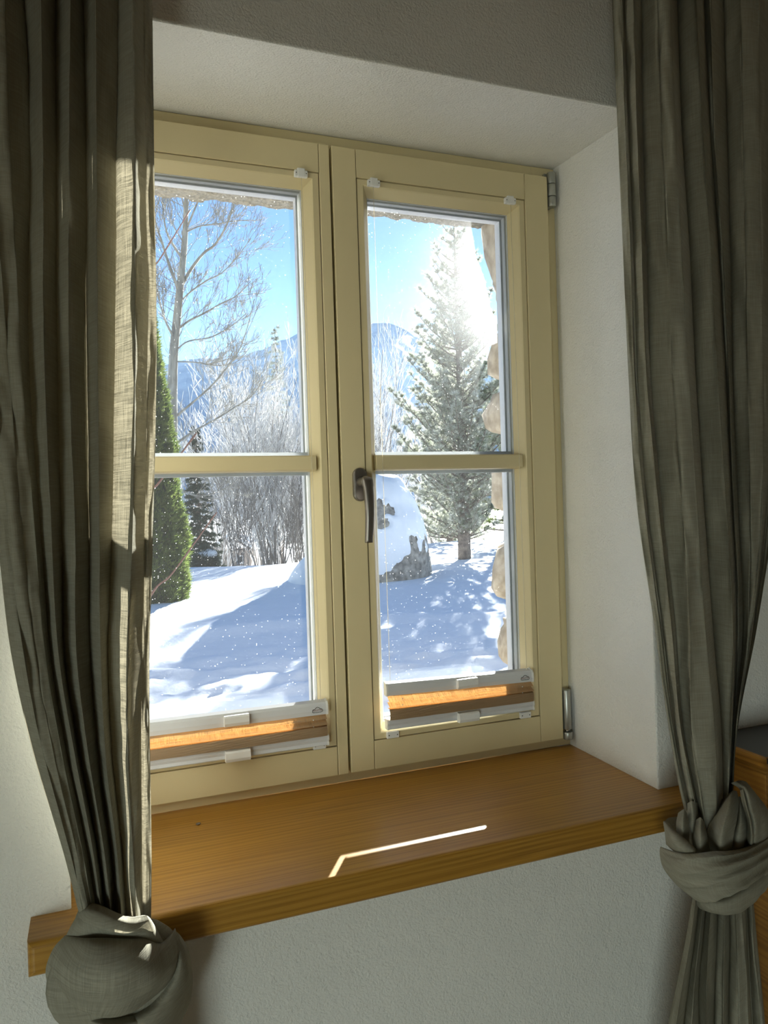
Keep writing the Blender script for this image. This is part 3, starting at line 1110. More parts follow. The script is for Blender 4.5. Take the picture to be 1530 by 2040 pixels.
rc = empty('curtain', (0.62, -0.42, FLOOR), label='shaded olive linen curtain on the right, tied in a wrapped knot beside the wooden cabinet', cat='curtain', group='knotted linen curtains')
rowsR = [(-120, [1214, 1233, 1239, 1259, 1278, 1306, 1332, 1345, 1381, 1398, 1414, 1438, 1473, 1511, 1535, 1570]),
         (250, [1230, 1246, 1252, 1268, 1280, 1318, 1345, 1358, 1400, 1415, 1422, 1448, 1480, 1514, 1535, 1570]),
         (500, [1241, 1256, 1262, 1278, 1288, 1330, 1358, 1374, 1415, 1432, 1440, 1455, 1485, 1517, 1535, 1565]),
         (750, [1252, 1264, 1270, 1288, 1296, 1340, 1372, 1386, 1430, 1446, 1452, 1460, 1490, 1520, 1535, 1560]),
         (1000, [1268, 1283, 1288, 1311, 1318, 1358, 1388, 1402, 1446, 1458, 1462, 1470, 1495, 1518, 1530, 1545]),
         (1250, [1304, 1315, 1320, 1338, 1346, 1374, 1405, 1420, 1460, 1468, 1472, 1480, 1490, 1498, 1502, 1508]),
         (1450, [1332, 1340, 1344, 1356, 1361, 1377, 1424, 1437, 1456, 1460, 1462, 1464, 1466, 1468, 1469, 1470]),
         (1600, [1360, 1368, 1372, 1384, 1389, 1400, 1428, 1440, 1450, 1453, 1455, 1456, 1457, 1458, 1459, 1460]),
         (1720, [1398, 1401, 1403, 1409, 1411, 1416, 1428, 1436, 1442, 1445, 1447, 1448, 1450, 1452, 1454, 1456])]
depR = [0.25, 0.45, 0.2, 0.75, 0.3, 0.9, 1.0, 0.0, 0.95, 0.1, 0.55, 0.0, 0.7, 0.75, 0.2, 0.6]
drape('drape', rowsR, depR, lambda p: -0.345 - 0.075 * max(0, min(1, (p - 700) / 800)), lambda p: 0.07 - 0.015 * max(0, (p - 900) / 900), rc, 7.0, over=0.2)
OF = -0.045


def sh(rows):
    return [[(x, y, d + OF) for x, y, d in r] for r in rows]


P1 = [[(1320, 1690, -.39), (1350, 1700, -.43), (1382, 1701, -.45), (1420, 1697, -.46), (1460, 1695, -.46), (1505, 1680, -.44), (1540, 1655, -.41)],
      [(1316, 1688, -.40), (1350, 1700, -.45), (1382, 1702, -.475), (1420, 1697, -.49), (1460, 1695, -.49), (1505, 1680, -.47), (1540, 1655, -.43)],
      [(1315, 1706, -.40), (1345, 1722, -.455), (1385, 1722, -.485), (1425, 1715, -.50), (1465, 1708, -.50), (1508, 1692, -.48), (1545, 1668, -.43)],
      [(1322, 1730, -.40), (1350, 1745, -.455), (1388, 1745, -.485), (1428, 1736, -.50), (1470, 1725, -.50), (1510, 1707, -.48), (1545, 1685, -.43)],
      [(1342, 1757, -.41), (1362, 1768, -.45), (1395, 1768, -.48), (1432, 1758, -.495), (1472, 1745, -.495), (1512, 1725, -.475), (1545, 1700, -.43)],
      [(1370, 1782, -.42), (1385, 1792, -.45), (1405, 1792, -.475), (1438, 1783, -.485), (1475, 1768, -.485), (1512, 1747, -.465), (1545, 1724, -.43)],
      [(1378, 1780, -.395), (1390, 1788, -.41), (1408, 1788, -.425), (1440, 1778, -.43), (1475, 1762, -.43), (1512, 1742, -.42), (1545, 1720, -.41)]]
P2 = [[(1378, 1780, -.40), (1410, 1782, -.44), (1450, 1772, -.45), (1495, 1752, -.45), (1540, 1730, -.42)],
      [(1385, 1796, -.41), (1412, 1800, -.455), (1450, 1798, -.472), (1495, 1780, -.465), (1535, 1752, -.43)],
      [(1394, 1810, -.41), (1418, 1818, -.45), (1452, 1822, -.465), (1492, 1808, -.455), (1524, 1775, -.42)],
      [(1400, 1812, -.395), (1422, 1818, -.42), (1452, 1820, -.43), (1488, 1806, -.42), (1516, 1775, -.40)]]
P3 = [[(1334, 1640, -.375), (1345, 1655, -.40), (1365, 1672, -.42), (1388, 1692, -.43)],
      [(1322, 1636, -.39), (1338, 1652, -.43), (1362, 1670, -.45), (1386, 1692, -.46)],
      [(1323, 1655, -.395), (1338, 1676, -.44), (1358, 1690, -.46), (1384, 1700, -.467)],
      [(1327, 1682, -.395), (1342, 1696, -.43), (1360, 1702, -.45), (1382, 1706, -.45)]]
P3b = [[(1323, 1637, -.385), (1332, 1630, -.375), (1345, 1628, -.37), (1356, 1627, -.375)],
       [(1335, 1660, -.375), (1345, 1650, -.365), (1352, 1645, -.365), (1362, 1640, -.37)],
       [(1350, 1690, -.37), (1356, 1680, -.365), (1362, 1672, -.365), (1370, 1665, -.37)]]
P4 = [[(1452, 1580, -.43), (1460, 1575, -.44), (1468, 1576, -.435)],
      [(1432, 1611, -.43), (1452, 1605, -.468), (1472, 1600, -.45)],
      [(1411, 1648, -.43), (1440, 1640, -.485), (1468, 1630, -.462)],
      [(1410, 1675, -.43), (1435, 1675, -.488), (1460, 1668, -.468)],
      [(1418, 1715, -.42), (1440, 1714, -.465), (1456, 1706, -.455)]]
P4b = [[(1467, 1590, -.43), (1472, 1586, -.44), (1478, 1590, -.435)],
       [(1466, 1615, -.445), (1476, 1612, -.462), (1488, 1618, -.44)],
       [(1458, 1655, -.455), (1474, 1652, -.475), (1494, 1650, -.45)],
       [(1447, 1705, -.45), (1470, 1702, -.468), (1494, 1690, -.45)]]
P5 = [[(1456, 1560, -.42), (1468, 1556, -.435), (1478, 1555, -.432), (1488, 1558, -.42)],
      [(1474, 1574, -.44), (1487, 1573, -.47), (1497, 1576, -.455), (1507, 1582, -.42)],
      [(1478, 1605, -.45), (1496, 1608, -.482), (1514, 1610, -.462), (1529, 1612, -.43)],
      [(1488, 1645, -.45), (1503, 1645, -.485), (1522, 1642, -.465), (1540, 1640, -.43)],
      [(1490, 1700, -.44), (1505, 1695, -.47), (1525, 1685, -.455), (1545, 1668, -.42)]]
P5b = [[(1474, 1575, -.45), (1479, 1572, -.462), (1484, 1576, -.455)],
       [(1478, 1600, -.462), (1485, 1600, -.478), (1492, 1608, -.47)],
       [(1488, 1635, -.468), (1494, 1640, -.49), (1502, 1650, -.478)],
       [(1488, 1672, -.462), (1497, 1676, -.485), (1505, 1672, -.475)],
       [(1488, 1690, -.45), (1497, 1690, -.47), (1505, 1686, -.46)]]
P6 = [[(1386, 1633, -.43), (1395, 1628, -.445), (1404, 1640, -.44)],
      [(1381, 1665, -.435), (1395, 1665, -.468), (1410, 1668, -.455)],
      [(1380, 1706, -.43), (1396, 1706, -.465), (1416, 1706, -.45)]]
P7 = [[(1351, 1620, -.405), (1362, 1612, -.42), (1370, 1620, -.41)],
      [(1347, 1645, -.41), (1360, 1642, -.435), (1373, 1645, -.42)],
      [(1352, 1680, -.41), (1363, 1682, -.43), (1374, 1684, -.42)]]
P8 = [[(1368, 1600, -.405), (1378, 1596, -.42), (1390, 1600, -.41)],
      [(1366, 1640, -.405), (1378, 1636, -.425), (1392, 1640, -.42)],
      [(1372, 1690, -.405), (1382, 1690, -.425), (1394, 1690, -.42)]]
cw = at(1440, 1690, -0.47)
v, f, u = join([patch(sh(P1), seed=11.0, pleats=5, pamp=0.013, nv=60, wob=0.002), patch(sh(P2), seed=12.0), patch(sh(P3), seed=13.0), patch(sh(P3b), seed=13.5),
                patch(sh(P4), seed=14.0), patch(sh(P4b), seed=14.5), patch(sh(P5), seed=15.0), patch(sh(P5b), seed=15.5),
                patch(sh(P6), seed=16.0), patch(sh(P7), seed=17.0), patch(sh(P8), seed=18.0), ellipsoid((cw.x + 0.01, -0.445, cw.z), (0.075, 0.035, 0.07))])
from_np('knot', v, f, M_linen, rc, True, uv=u)
rowsTR = [(1785, [1380, 1387, 1394, 1402, 1408, 1418, 1430, 1442, 1452, 1464, 1476, 1486, 1496, 1500]),
          (1870, [1366, 1376, 1384, 1394, 1400, 1412, 1428, 1442, 1454, 1468, 1482, 1490, 1500, 1508]),
          (1960, [1348, 1360, 1372, 1384, 1392, 1408, 1424, 1440, 1452, 1470, 1488, 1494, 1510, 1517]),
          (2060, [1328, 1345, 1360, 1378, 1392, 1408, 1422, 1440, 1452, 1472, 1492, 1500, 1518, 1526]),
          (2500, [1280, 1305, 1325, 1350, 1375, 1400, 1420, 1442, 1460, 1485, 1510, 1525, 1545, 1560])]
drape('tail', rowsTR, [0.3, 0.9, 0.15, 0.8, 0.0, 0.9, 0.1, 0.9, 0.3, 1.0, 0.9, 0.0, 0.7, 0.3], lambda p: -0.425, lambda p: 0.05, rc, 9.0, n_row=70, sub=10, over=0.2)

# ------------------------------------------------------------------ cabinet beside the right curtain
cb = empty('cabinet', (1.0, -0.36, FLOOR), label='dark topped honey wood cabinet standing against the wall behind the right curtain', cat='cabinet')
box('body', (0.648, 1.40, -0.412, YW - 0.001, FLOOR, 0.030), M_cabinet, cb, 0.003)
box('top_board', (0.629, 1.42, -0.434, YW - 0.001, 0.056, 0.0655), M_dark_top, cb, 0.001)
# stepped edge moulding: side and front runs
bm = bmesh.new()
mp_ = [(0.0, 0.030), (-0.006, 0.030), (-0.008, 0.036), (-0.013, 0.040), (-0.018, 0.048), (-0.0195, 0.056), (-0.0195, 0.064), (-0.017, 0.067), (-0.014, 0.067), (-0.014, 0.056), (0.0, 0.056)]
A, B, C2 = [], [], []
for o, z in mp_:
    A.append(bm.verts.new((0.647 + o, YW - 0.001, z)))
    B.append(bm.verts.new((0.647 + o, -0.413 + o, z)))
    C2.append(bm.verts.new((1.42, -0.413 + o, z)))
for i in range(len(mp_)):
    j = (i + 1) % len(mp_)
    bm.faces.new((A[i], A[j], B[j], B[i]))
    bm.faces.new((B[i], B[j], C2[j], C2[i]))
bm.faces.new(A)
bm.faces.new(C2[::-1])
from_bm('edge_moulding', bm, M_cabinet, cb)
box('door', (0.66, 1.02, -0.424, -0.412, FLOOR + 0.06, -0.02), M_cabinet, cb, 0.003)
box('door', (1.03, 1.39, -0.424, -0.412, FLOOR + 0.06, -0.02), M_cabinet, cb, 0.003)

# crumb on the window board
p = at(395, 1641, 0)
d = ray(395, 1641)
p = CAM + d * ((ZS + 0.002 - CAM.z) / d.z)
bm = bmesh.new()
bmesh.ops.create_icosphere(bm, subdivisions=2, radius=1.0)
for v_ in bm.verts:
    n_ = 1 + 0.35 * noise.noise(v_.co * 2.1)
    v_.co = Vector((p.x + v_.co.x * 0.0042 * n_, p.y + v_.co.y * 0.0026 * n_, ZS + 0.0021 + v_.co.z * 0.0022 * n_))
from_bm('bark_crumb', bm, M_dtwig, None, label='tiny brown crumb lying on the larch window board', cat='crumb')

# ------------------------------------------------------------------ outside: stone wall around the window
ow = box('wall_outside', (-3.2, -0.62, YM, 0.36, -1.2, 3.0), M_mortar, None, 0, kind='structure', label='mortared field stone wall outside the window')
for dims in ((0.62, 3.2, YM, 0.36, -1.2, 3.0), (-0.62, 0.62, YM, 0.36, -1.2, -0.08), (-0.62, 0.62, YM, 0.36, 1.33, 3.0)):
    box('mortar_core', dims, M_mortar, ow, 0)


def stone(name, c, s, seed, parent, m=M_stone, sub=3, k=0.22):
    bm = bmesh.new()
    bmesh.ops.create_icosphere(bm, subdivisions=sub, radius=1.0)
    for v_ in bm.verts:
        q = v_.co.copy()
        # superellipsoid: blocky, with rounded edges
        e = [math.copysign(abs(t_) ** 0.5, t_) for t_ in q]
        w_ = 1 + k * noise.noise(Vector((q.x * 1.3 + seed, q.y * 1.3, q.z * 1.3))) + 0.09 * noise.noise(q * 4 + Vector((seed, 0, 0)))
        v_.co = Vector((c[0] + e[0] * s[0] * w_, c[1] + e[1] * s[1] * w_, c[2] + e[2] * s[2] * w_))
    return from_bm(name, bm, m, parent, smooth=True)


# right jamb, bottom to top: (z0, z1, x of the edge)
jr = [(-0.10, 0.09, 0.545), (0.085, 0.235, 0.522), (0.265, 0.455, 0.518), (0.50, 0.655, 0.526), (0.70, 0.83, 0.514), (0.85, 0.98, 0.530), (1.05, 1.31, 0.514)]
for i, (z0, z1, xe) in enumerate(jr):
    sx = 0.12
    stone('stone', (xe + sx, 0.235, (z0 + z1) / 2), (sx, 0.14, (z1 - z0) / 2), i * 3.7 + 1, ow, k=0.24)
for i in range(7):
    z0 = -0.10 + i * 0.205
    stone('stone', (-0.56 - 0.12 + 0.012 * math.sin(i * 2.3), 0.235, z0 + 0.1), (0.12, 0.14, 0.1), i * 2.1 + 40, ow, k=0.12)
# lintel: three rough blocks whose lower edge shows at the top of the panes
for x0, x1, zb_ in ((-0.62, -0.20, 1.254), (-0.21, 0.20, 1.257), (0.19, 0.66, 1.264)):
    bm = bmesh.new()
    bmesh.ops.create_grid(bm, x_segments=60, y_segments=24, size=0.5)
    for v_ in bm.verts:
        x = (x0 + x1) / 2 + v_.co.x * (x1 - x0)
        y = 0.225 + v_.co.y * 0.27
        z = zb_ + 0.006 * noise.noise(Vector((x * 30, y * 30, 3))) + 0.004 * noise.noise(Vector((x * 90, y * 90, 9)))
        v_.co = (x, y, z)
    top_ = bmesh.ops.extrude_face_region(bm, geom=bm.faces[:])
    for g in top_['geom']:
        if isinstance(g, bmesh.types.BMVert):
            g.co.z = zb_ + 0.12
    from_bm('lintel_stone', bm, M_lintel, ow)
box('outer_sill', (-0.6, 0.62, 0.076, 0.40, -0.09, -0.035), M_stone, ow, 0.006)

# red stemmed shrub close outside, reaching across the left leaf
rs = empty('red_stemmed_shrub', (-0.9, 1.2, -1.1), label='bare shrub with thin red stems rising outside the left window leaf', cat='shrub')
for (a, b_, c_, Y, rr) in (((290, 1205), (345, 1140), (432, 1020), 1.05, 0.0042), ((255, 1040), (318, 960), (392, 862), 0.75, 0.0048), ((265, 600), (318, 517), (379, 418), 0.95, 0.0036)):
    p0, p1, p2 = [np.array(at(*q, Y)) for q in (a, b_, c_)]
    base = np.array([-0.95 + 0.1 * rng.random(), Y, -1.15])
    mid = (base + p0) / 2 + np.array([-0.06, 0, 0])
    ks = [(0, base), (0.4, mid), (0.7, p0), (0.85, p1), (1, p2)]
    pts = [cmr(ks, t) for t in np.linspace(0, 1, 50)]
    rad = [(rr * (1.6 - 1.15 * t)) * (1.0 + (0.35 if i % 4 == 0 else 0)) for i, t in enumerate(np.linspace(0, 1, 50))]
    tube_obj('stem', [(pts, rad)], M_redtwig, rs, 7)


# ------------------------------------------------------------------ outside: snow and mountain
def sstep(a, b, x):
    t = max(0.0, min(1.0, (x - a) / (b - a)))
    return t * t * (3 - 2 * t)


def ground(x, y):
    dx, dy = x - CAM.x, y - CAM.y
    D = math.hypot(dx, dy)
    az = math.atan2(dx, dy)
    t = (az - 0.05) / 0.5
    crest = 17.5 + 8.5 * sstep(0.35, 0.9, t)
    z = -1.08 + 0.27 * sstep(5, 15, D) + 0.03 * sstep(0.3, 0.9, t) * sstep(10, 20, D)
    if D > crest:
        e = D - crest
        z -= 0.16 * e * sstep(0, 6, e) if e < 22 else 3.52 + 0.012 * (e - 22)
    z = max(z, -6.0)
    z += 0.05 * noise.noise(Vector((x * 0.45, y * 0.8, 1.0))) + 0.018 * noise.noise(Vector((x * 1.6, y * 2.6, 4.0)))
    # ploughed, trampled strip nearer the house
    near = 1 - sstep(7.0, 9.5, D)
    z += near * (0.075 * noise.noise(Vector((x * 2.2, y * 5.0, 7.0))) + 0.03 * noise.noise(Vector((x * 7, y * 11, 2.0))))
    # low drift ridges
    z += 0.05 * math.exp(-((D - 9.2 - 0.7 * math.sin(x * 0.5)) / 0.25) ** 2)
    return z


azs = np.linspace(-1.25, 1.35, 300)
Ds = np.concatenate([np.linspace(1.9, 26, 260), np.geomspace(26.4, 620, 60)])
V = []
for D in Ds:
    for a in azs:
        x, y = CAM.x + D * math.sin(a), CAM.y + D * math.cos(a)
        if y < 0.4:
            y = 0.4
        V.append((x, y, ground(x, y)))
na = len(azs)
F = [(i * na + k, i * na + k + 1, (i + 1) * na + k + 1, (i + 1) * na + k) for i in range(len(Ds) - 1) for k in range(na - 1)]
from_np('snow_ground', V, F, M_snow, None, True, kind='structure', label='wind blown snow field with blue tree shadows')

# mountain: ridge line read off the photograph, built 1.9 km away
ridge = [(-900, 800), (-400, 760), (0, 735), (200, 742), (310, 728), (400, 714), (470, 713), (520, 697), (565, 677), (612, 657), (680, 640), (740, 644), (775, 643), (800, 653), (830, 672), (880, 705), (950, 730), (1050, 720), (1300, 700), (1700, 760), (2400, 800)]
V, F = [], []
cols = 260
rws = 40
for i in range(cols + 1):
    px = -900 + 3300 * i / cols
    k = max(j for j in range(len(ridge)) if ridge[j][0] <= px)
    k = min(k, len(ridge) - 2)
    s = (px - ridge[k][0]) / (ridge[k + 1][0] - ridge[k][0])
    s = s * s * (3 - 2 * s)
    py = ridge[k][1] + (ridge[k + 1][1] - ridge[k][1]) * s
    P = far(px, py, 1900)
    dirh = Vector((P.x - CAM.x, P.y - CAM.y, 0)).normalized()
    for r in range(rws + 8):
        if r <= rws:
            t = r / rws
            D = 700 + 1200 * t
            z = -14 + (P.z + 14) * (t ** 1.15)
            w_ = math.sin(math.pi * t)
            z += w_ * 26 * noise.noise(Vector((px * 0.006, t * 3, 0))) + w_ * 10 * noise.noise(Vector((px * 0.03, t * 9, 2)))
            z += 2.5 * noise.noise(Vector((px * 0.15, t * 20, 5)))
        else:
            t = (r - rws) / 7
            D = 1900 + 900 * t
            z = P.z - (P.z + 14) * t
        V.append((CAM.x + dirh.x * D, CAM.y + dirh.y * D, z))
n_ = rws + 8
F = [(i * n_ + k, (i + 1) * n_ + k, (i + 1) * n_ + k + 1, i * n_ + k + 1) for i in range(cols) for k in range(n_ - 1)]
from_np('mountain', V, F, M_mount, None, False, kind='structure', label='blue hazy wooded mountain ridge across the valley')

# valley haze between the garden and the mountain
mh = bpy.data.materials.new('valley_haze')
mh.use_nodes = True
t_ = mh.node_tree
t_.nodes.clear()
vo_out = t_.nodes.new('ShaderNodeOutputMaterial')
vsn = t_.nodes.new('ShaderNodeVolumeScatter')
vsn.inputs['Color'].default_value = (0.50, 0.72, 1.0, 1)
vsn.inputs['Density'].default_value = 0.00012
vsn.inputs['Anisotropy'].default_value = 0.35
t_.links.new(vsn.outputs[0], vo_out.inputs['Volume'])
hz_ = box('valley_haze', (-2600, 3200, 640, 1850, -12, 235), mh, None, 0, kind='stuff', label='thin blue haze hanging in the valley before the mountain', cat='haze')

# ------------------------------------------------------------------ boulder with snow
gb = far(715, 1160, 13.6)
gz = ground(gb.x, gb.y)
bo_ = empty('boulder', (gb.x, gb.y, gz), label='big rounded boulder under a thick cap of snow on the slope', cat='boulder')
right = Vector((RT.x, RT.y, 0)).normalized()
back = Vector((fwd.x, fwd.y, 0)).normalized()
cB = Vector((gb.x, gb.y, gz)) + back * 0.9


def boulder_r(q):
    """radius along unit direction q in (right, back, up)"""
    e = 1.0
    w_ = 1 + 0.10 * noise.noise(q * 1.4 + Vector((3, 1, 8))) + 0.035 * noise.noise(q * 4 + Vector((1, 2, 3)))
    sx = 1.36 if q.x > 0 else 1.02
    return Vector((q.x * sx * w_, q.y * 1.25 * w_, q.z * (1.93 if q.z > 0 else 0.5) * w_))


def bpos(q, off=0.0):
    r_ = boulder_r(q)
    r_ = r_ + r_.normalized() * off
    # vertical right flank, gentle left flank
    zz = r_.z
    xx = r_.x
    if xx > 0:
        xx = 1.40 * (xx / 1.40) ** 0.8 if xx < 1.4 else xx
    return cB + right * (xx + 0.02) + back * r_.y + Vector((0, 0, zz))


bm = bmesh.new()
bmesh.ops.create_icosphere(bm, subdivisions=6, radius=1.0)
qs = [v_.co.copy() for v_ in bm.verts]
snow_t = []
for q in qs:
    p = bpos(q)
    h_ = (p.z - gz) / 1.9
    side = q.x
    n1 = noise.noise(q * 2.6 + Vector((5, 0, 2)))
    n2 = noise.noise(q * 7 + Vector((9, 4, 1)))
    f_ = -0.34 + 1.5 * h_ + 0.55 * n1 + 0.25 * n2 - 0.55 * max(0, side - 0.55) + 0.75 * max(0, -side - 0.2)
    # bare window of rock high on the right shoulder
    hole = math.exp(-(((q.x - 0.22) / 0.20) ** 2 + ((h_ - 0.64) / 0.15) ** 2)) * (1 if q.y < 0 else 0)
    f_ -= hole * (1.0 + 1.6 * n2 + 0.8 * n1)
    snow_t.append(max(-0.06, min(1.0, f_)))
for v_, q in zip(bm.verts, qs):
    v_.co = bpos(q) + Vector((0.0, 0.0, 0.02 * noise.noise(q * 14)))
from_bm('rock', bm, M_rock, bo_, smooth=True)
bm = bmesh.new()
bmesh.ops.create_icosphere(bm, subdivisions=6, radius=1.0)
bm.verts.ensure_lookup_table()
for v_, q, s in zip(bm.verts, qs, snow_t):
    v_.co = bpos(q, -0.05 + (0.12 * (1 - math.exp(-max(0, s + 0.06) * 7)) if s > -0.06 else 0))
kill = [v_ for v_, s in zip(bm.verts, snow_t) if s <= -0.06]
bmesh.ops.delete(bm, geom=kill, context='VERTS')
from_bm('snow_cap', bm, M_snow, bo_, smooth=True, label='thick snow cap')
# drift banked against the left flank
V, F = [], []
nu, nv = 40, 24
dc = far(648, 1150, 13.4)
for i in range(nv + 1):
    a = i / nv * math.pi / 2
    for k in range(nu + 1):
        b_ = 2 * math.pi * k / nu
        rx, ry, rz = 0.80, 1.2, 0.62
        x = right * (rx * math.cos(a) * math.cos(b_)) + back * (ry * math.cos(a) * math.sin(b_) + 1.0)
        hh = rz * (math.sin(a) ** 1.6)
        p = Vector((dc.x, dc.y, 0)) + x
        V.append((p.x, p.y, ground(p.x, p.y) - 0.05 + hh * (1 + 0.12 * noise.noise(p * 1.3))))
for i in range(nv):
    for k in range(nu):
        a = i * (nu + 1) + k
        F.append((a, a + 1, a + nu + 2, a + nu + 1))
from_np('snow_drift', V, F, M_snow, bo_, True, label='snow drift')


# ------------------------------------------------------------------ trees
def unit(v):
    v = np.asarray(v, float)
    return v / (np.linalg.norm(v) + 1e-12)


def grow(p, d, L, r, level, maxl, out, spread=0.6, up=0.25, kids=(5, 5, 4), nseg=6, jit=0.12, taper=0.35, first=0.25, lf=(0.45, 0.75)):
    P = [np.array(p, float)]
    d = unit(d)
    st = L / nseg
    for _ in range(nseg):
        d = unit(d + rng.normal(0, jit, 3) + np.array([0, 0, up * 0.15]))
        P.append(P[-1] + d * st)
    R_ = np.linspace(r, r * taper, nseg + 1)
    out.setdefault(level, []).append((np.array(P), R_))
    if level >= maxl:
        return
    n = kids[min(level, len(kids) - 1)]
    for _ in range(n):
        t = first + (1 - first) * rng.random()
        i = min(int(t * nseg), nseg - 1)
        q = P[i] + (P[i + 1] - P[i]) * (t * nseg - i)
        ax = unit(P[i + 1] - P[i])
        rd = rng.normal(0, 1, 3)
        rd = unit(rd - ax * rd.dot(ax))
        nd = unit(ax * math.cos(spread) + rd * math.sin(spread) + np.array([0, 0, up]))
        grow(q, nd, L * rng.uniform(*lf) * (1 - 0.4 * t), max(r * (1 - 0.6 * t) * 0.5, 0.0035), level + 1, maxl, out, spread, up, kids, max(3, nseg - 1), jit, taper, first * 0.7, lf)


def pathpx(pts, D, rel=None):
    Q = [np.array(far(x, y, D + (rel[i] if rel else 0))) for i, (x, y) in enumerate(pts)]
    ks = [(i / (len(Q) - 1), q) for i, q in enumerate(Q)]
    return [cmr(ks, t) for t in np.linspace(0, 1, 4 * len(Q))]


# tall bare tree left of centre
DT = 17.0
base = far(340, 1120, DT)
bt = empty('bare_tree', (base.x, base.y, ground(base.x, base.y) - 0.1), label='tall bare grey deciduous tree with forked trunk against the blue sky', cat='tree')
tp = pathpx([(338, 1150), (342, 1000), (343, 850), (345, 720), (352, 640), (360, 560), (367, 490), (370, 430), (371, 340), (368, 200), (372, 60)], DT)
tube_obj('trunk', [(tp, np.linspace(0.135, 0.02, len(tp)))], M_bark, bt, 10)
limbs = [([(357, 580), (338, 530), (322, 480), (308, 430), (300, 330)], 0.04), ([(358, 578), (378, 540), (405, 505), (430, 485), (455, 440), (472, 380), (480, 300)], 0.042),
         ([(350, 660), (375, 640), (405, 625), (440, 605), (470, 590), (500, 560)], 0.03), ([(350, 680), (330, 640), (318, 600), (310, 560)], 0.03),
         ([(344, 835), (380, 805), (420, 770), (450, 735), (475, 700), (492, 655), (505, 605)], 0.03), ([(342, 890), (385, 860), (430, 835), (470, 810), (500, 790), (525, 755)], 0.03),
         ([(372, 455), (395, 400), (415, 360), (425, 320)], 0.025), ([(371, 462), (400, 450), (440, 445), (470, 440), (505, 438)], 0.018),
         ([(366, 520), (335, 470), (325, 420), (322, 360)], 0.03), ([(350, 620), (370, 590), (410, 560), (440, 545), (470, 515), (500, 475)], 0.02),
         ([(347, 720), (390, 722), (430, 728), (470, 722), (500, 690)], 0.016), ([(348, 700), (375, 680), (420, 672), (460, 650), (490, 625)], 0.018),
         ([(341, 960), (380, 985), (420, 985), (460, 965), (495, 930)], 0.02), ([(372, 440), (360, 380), (352, 330), (345, 250)], 0.02)]
tw = {}
for pts, r in limbs:
    rel = [0.9 * math.sin(i * 0.7 + len(pts)) * i / len(pts) for i in range(len(pts))]
    P = pathpx(pts, DT, rel)
    tube_obj('branch', [(P, np.linspace(r, 0.007, len(P)))], M_bark, bt, 6)
    n = len(P)
    for k in range(24):
        i = rng.integers(n // 4, n - 1)
        ax = unit(P[i + 1] - P[i])
        rd = rng.normal(0, 1, 3)
        grow(P[i], unit(ax + 0.75 * unit(rd) + np.array([0, 0, 0.2])), rng.uniform(0.35, 0.95), 0.006, 0, 2, tw, 0.5, 0.25, (5, 3), 5, 0.11)
for k in range(60):
    i = rng.integers(6, len(tp) - 6)
    rd = rng.normal(0, 1, 3)
    rd[2] = abs(rd[2]) + 0.6
    grow(tp[i], unit(rd), rng.uniform(0.5, 1.5), 0.009, 0, 2, tw, 0.5, 0.25, (5, 3), 5, 0.14)
allp = [q for l in tw.values() for q in l]
tube_obj('twigs', [(P, np.maximum(R_, 0.0028)) for P, R_ in allp], M_twig, bt, 3, kind='stuff')


def needles_np(centers, axes, count, ln, wd, spread):
    """needle tufts: count narrow triangles around each axis"""
    n = len(centers)
    C = np.repeat(np.asarray(centers), count, 0)
    A = np.repeat(np.asarray(axes), count, 0)
    rd = rng.normal(0, 1, (n * count, 3))
    D = A * 1.0 + spread * rd / np.linalg.norm(rd, axis=1)[:, None]
    D /= np.linalg.norm(D, axis=1)[:, None]
    L = ln * rng.uniform(0.7, 1.2, (n * count, 1))
    S = np.cross(D, rng.normal(0, 1, (n * count, 3)))
    S /= np.linalg.norm(S, axis=1)[:, None]
    V = np.empty((n * count, 3, 3))
    V[:, 0] = C - S * wd / 2
    V[:, 1] = C + S * wd / 2
    V[:, 2] = C + D * L
    F = np.arange(n * count * 3).reshape(-1, 3)
    return V.reshape(-1, 3), F


def mesh_tri(name, V, F, m, parent, **kw):
    me = bpy.data.meshes.new(name)
    me.vertices.add(len(V))
    me.vertices.foreach_set('co', np.asarray(V, np.float32).ravel())
    me.loops.add(len(F) * 3)
    me.loops.foreach_set('vertex_index', np.asarray(F, np.int32).ravel())
    me.polygons.add(len(F))
    me.polygons.foreach_set('loop_start', np.arange(0, len(F) * 3, 3, dtype=np.int32))
    me.update(calc_edges=True)
    me.validate()
    return link(name, me, m, parent, **kw)


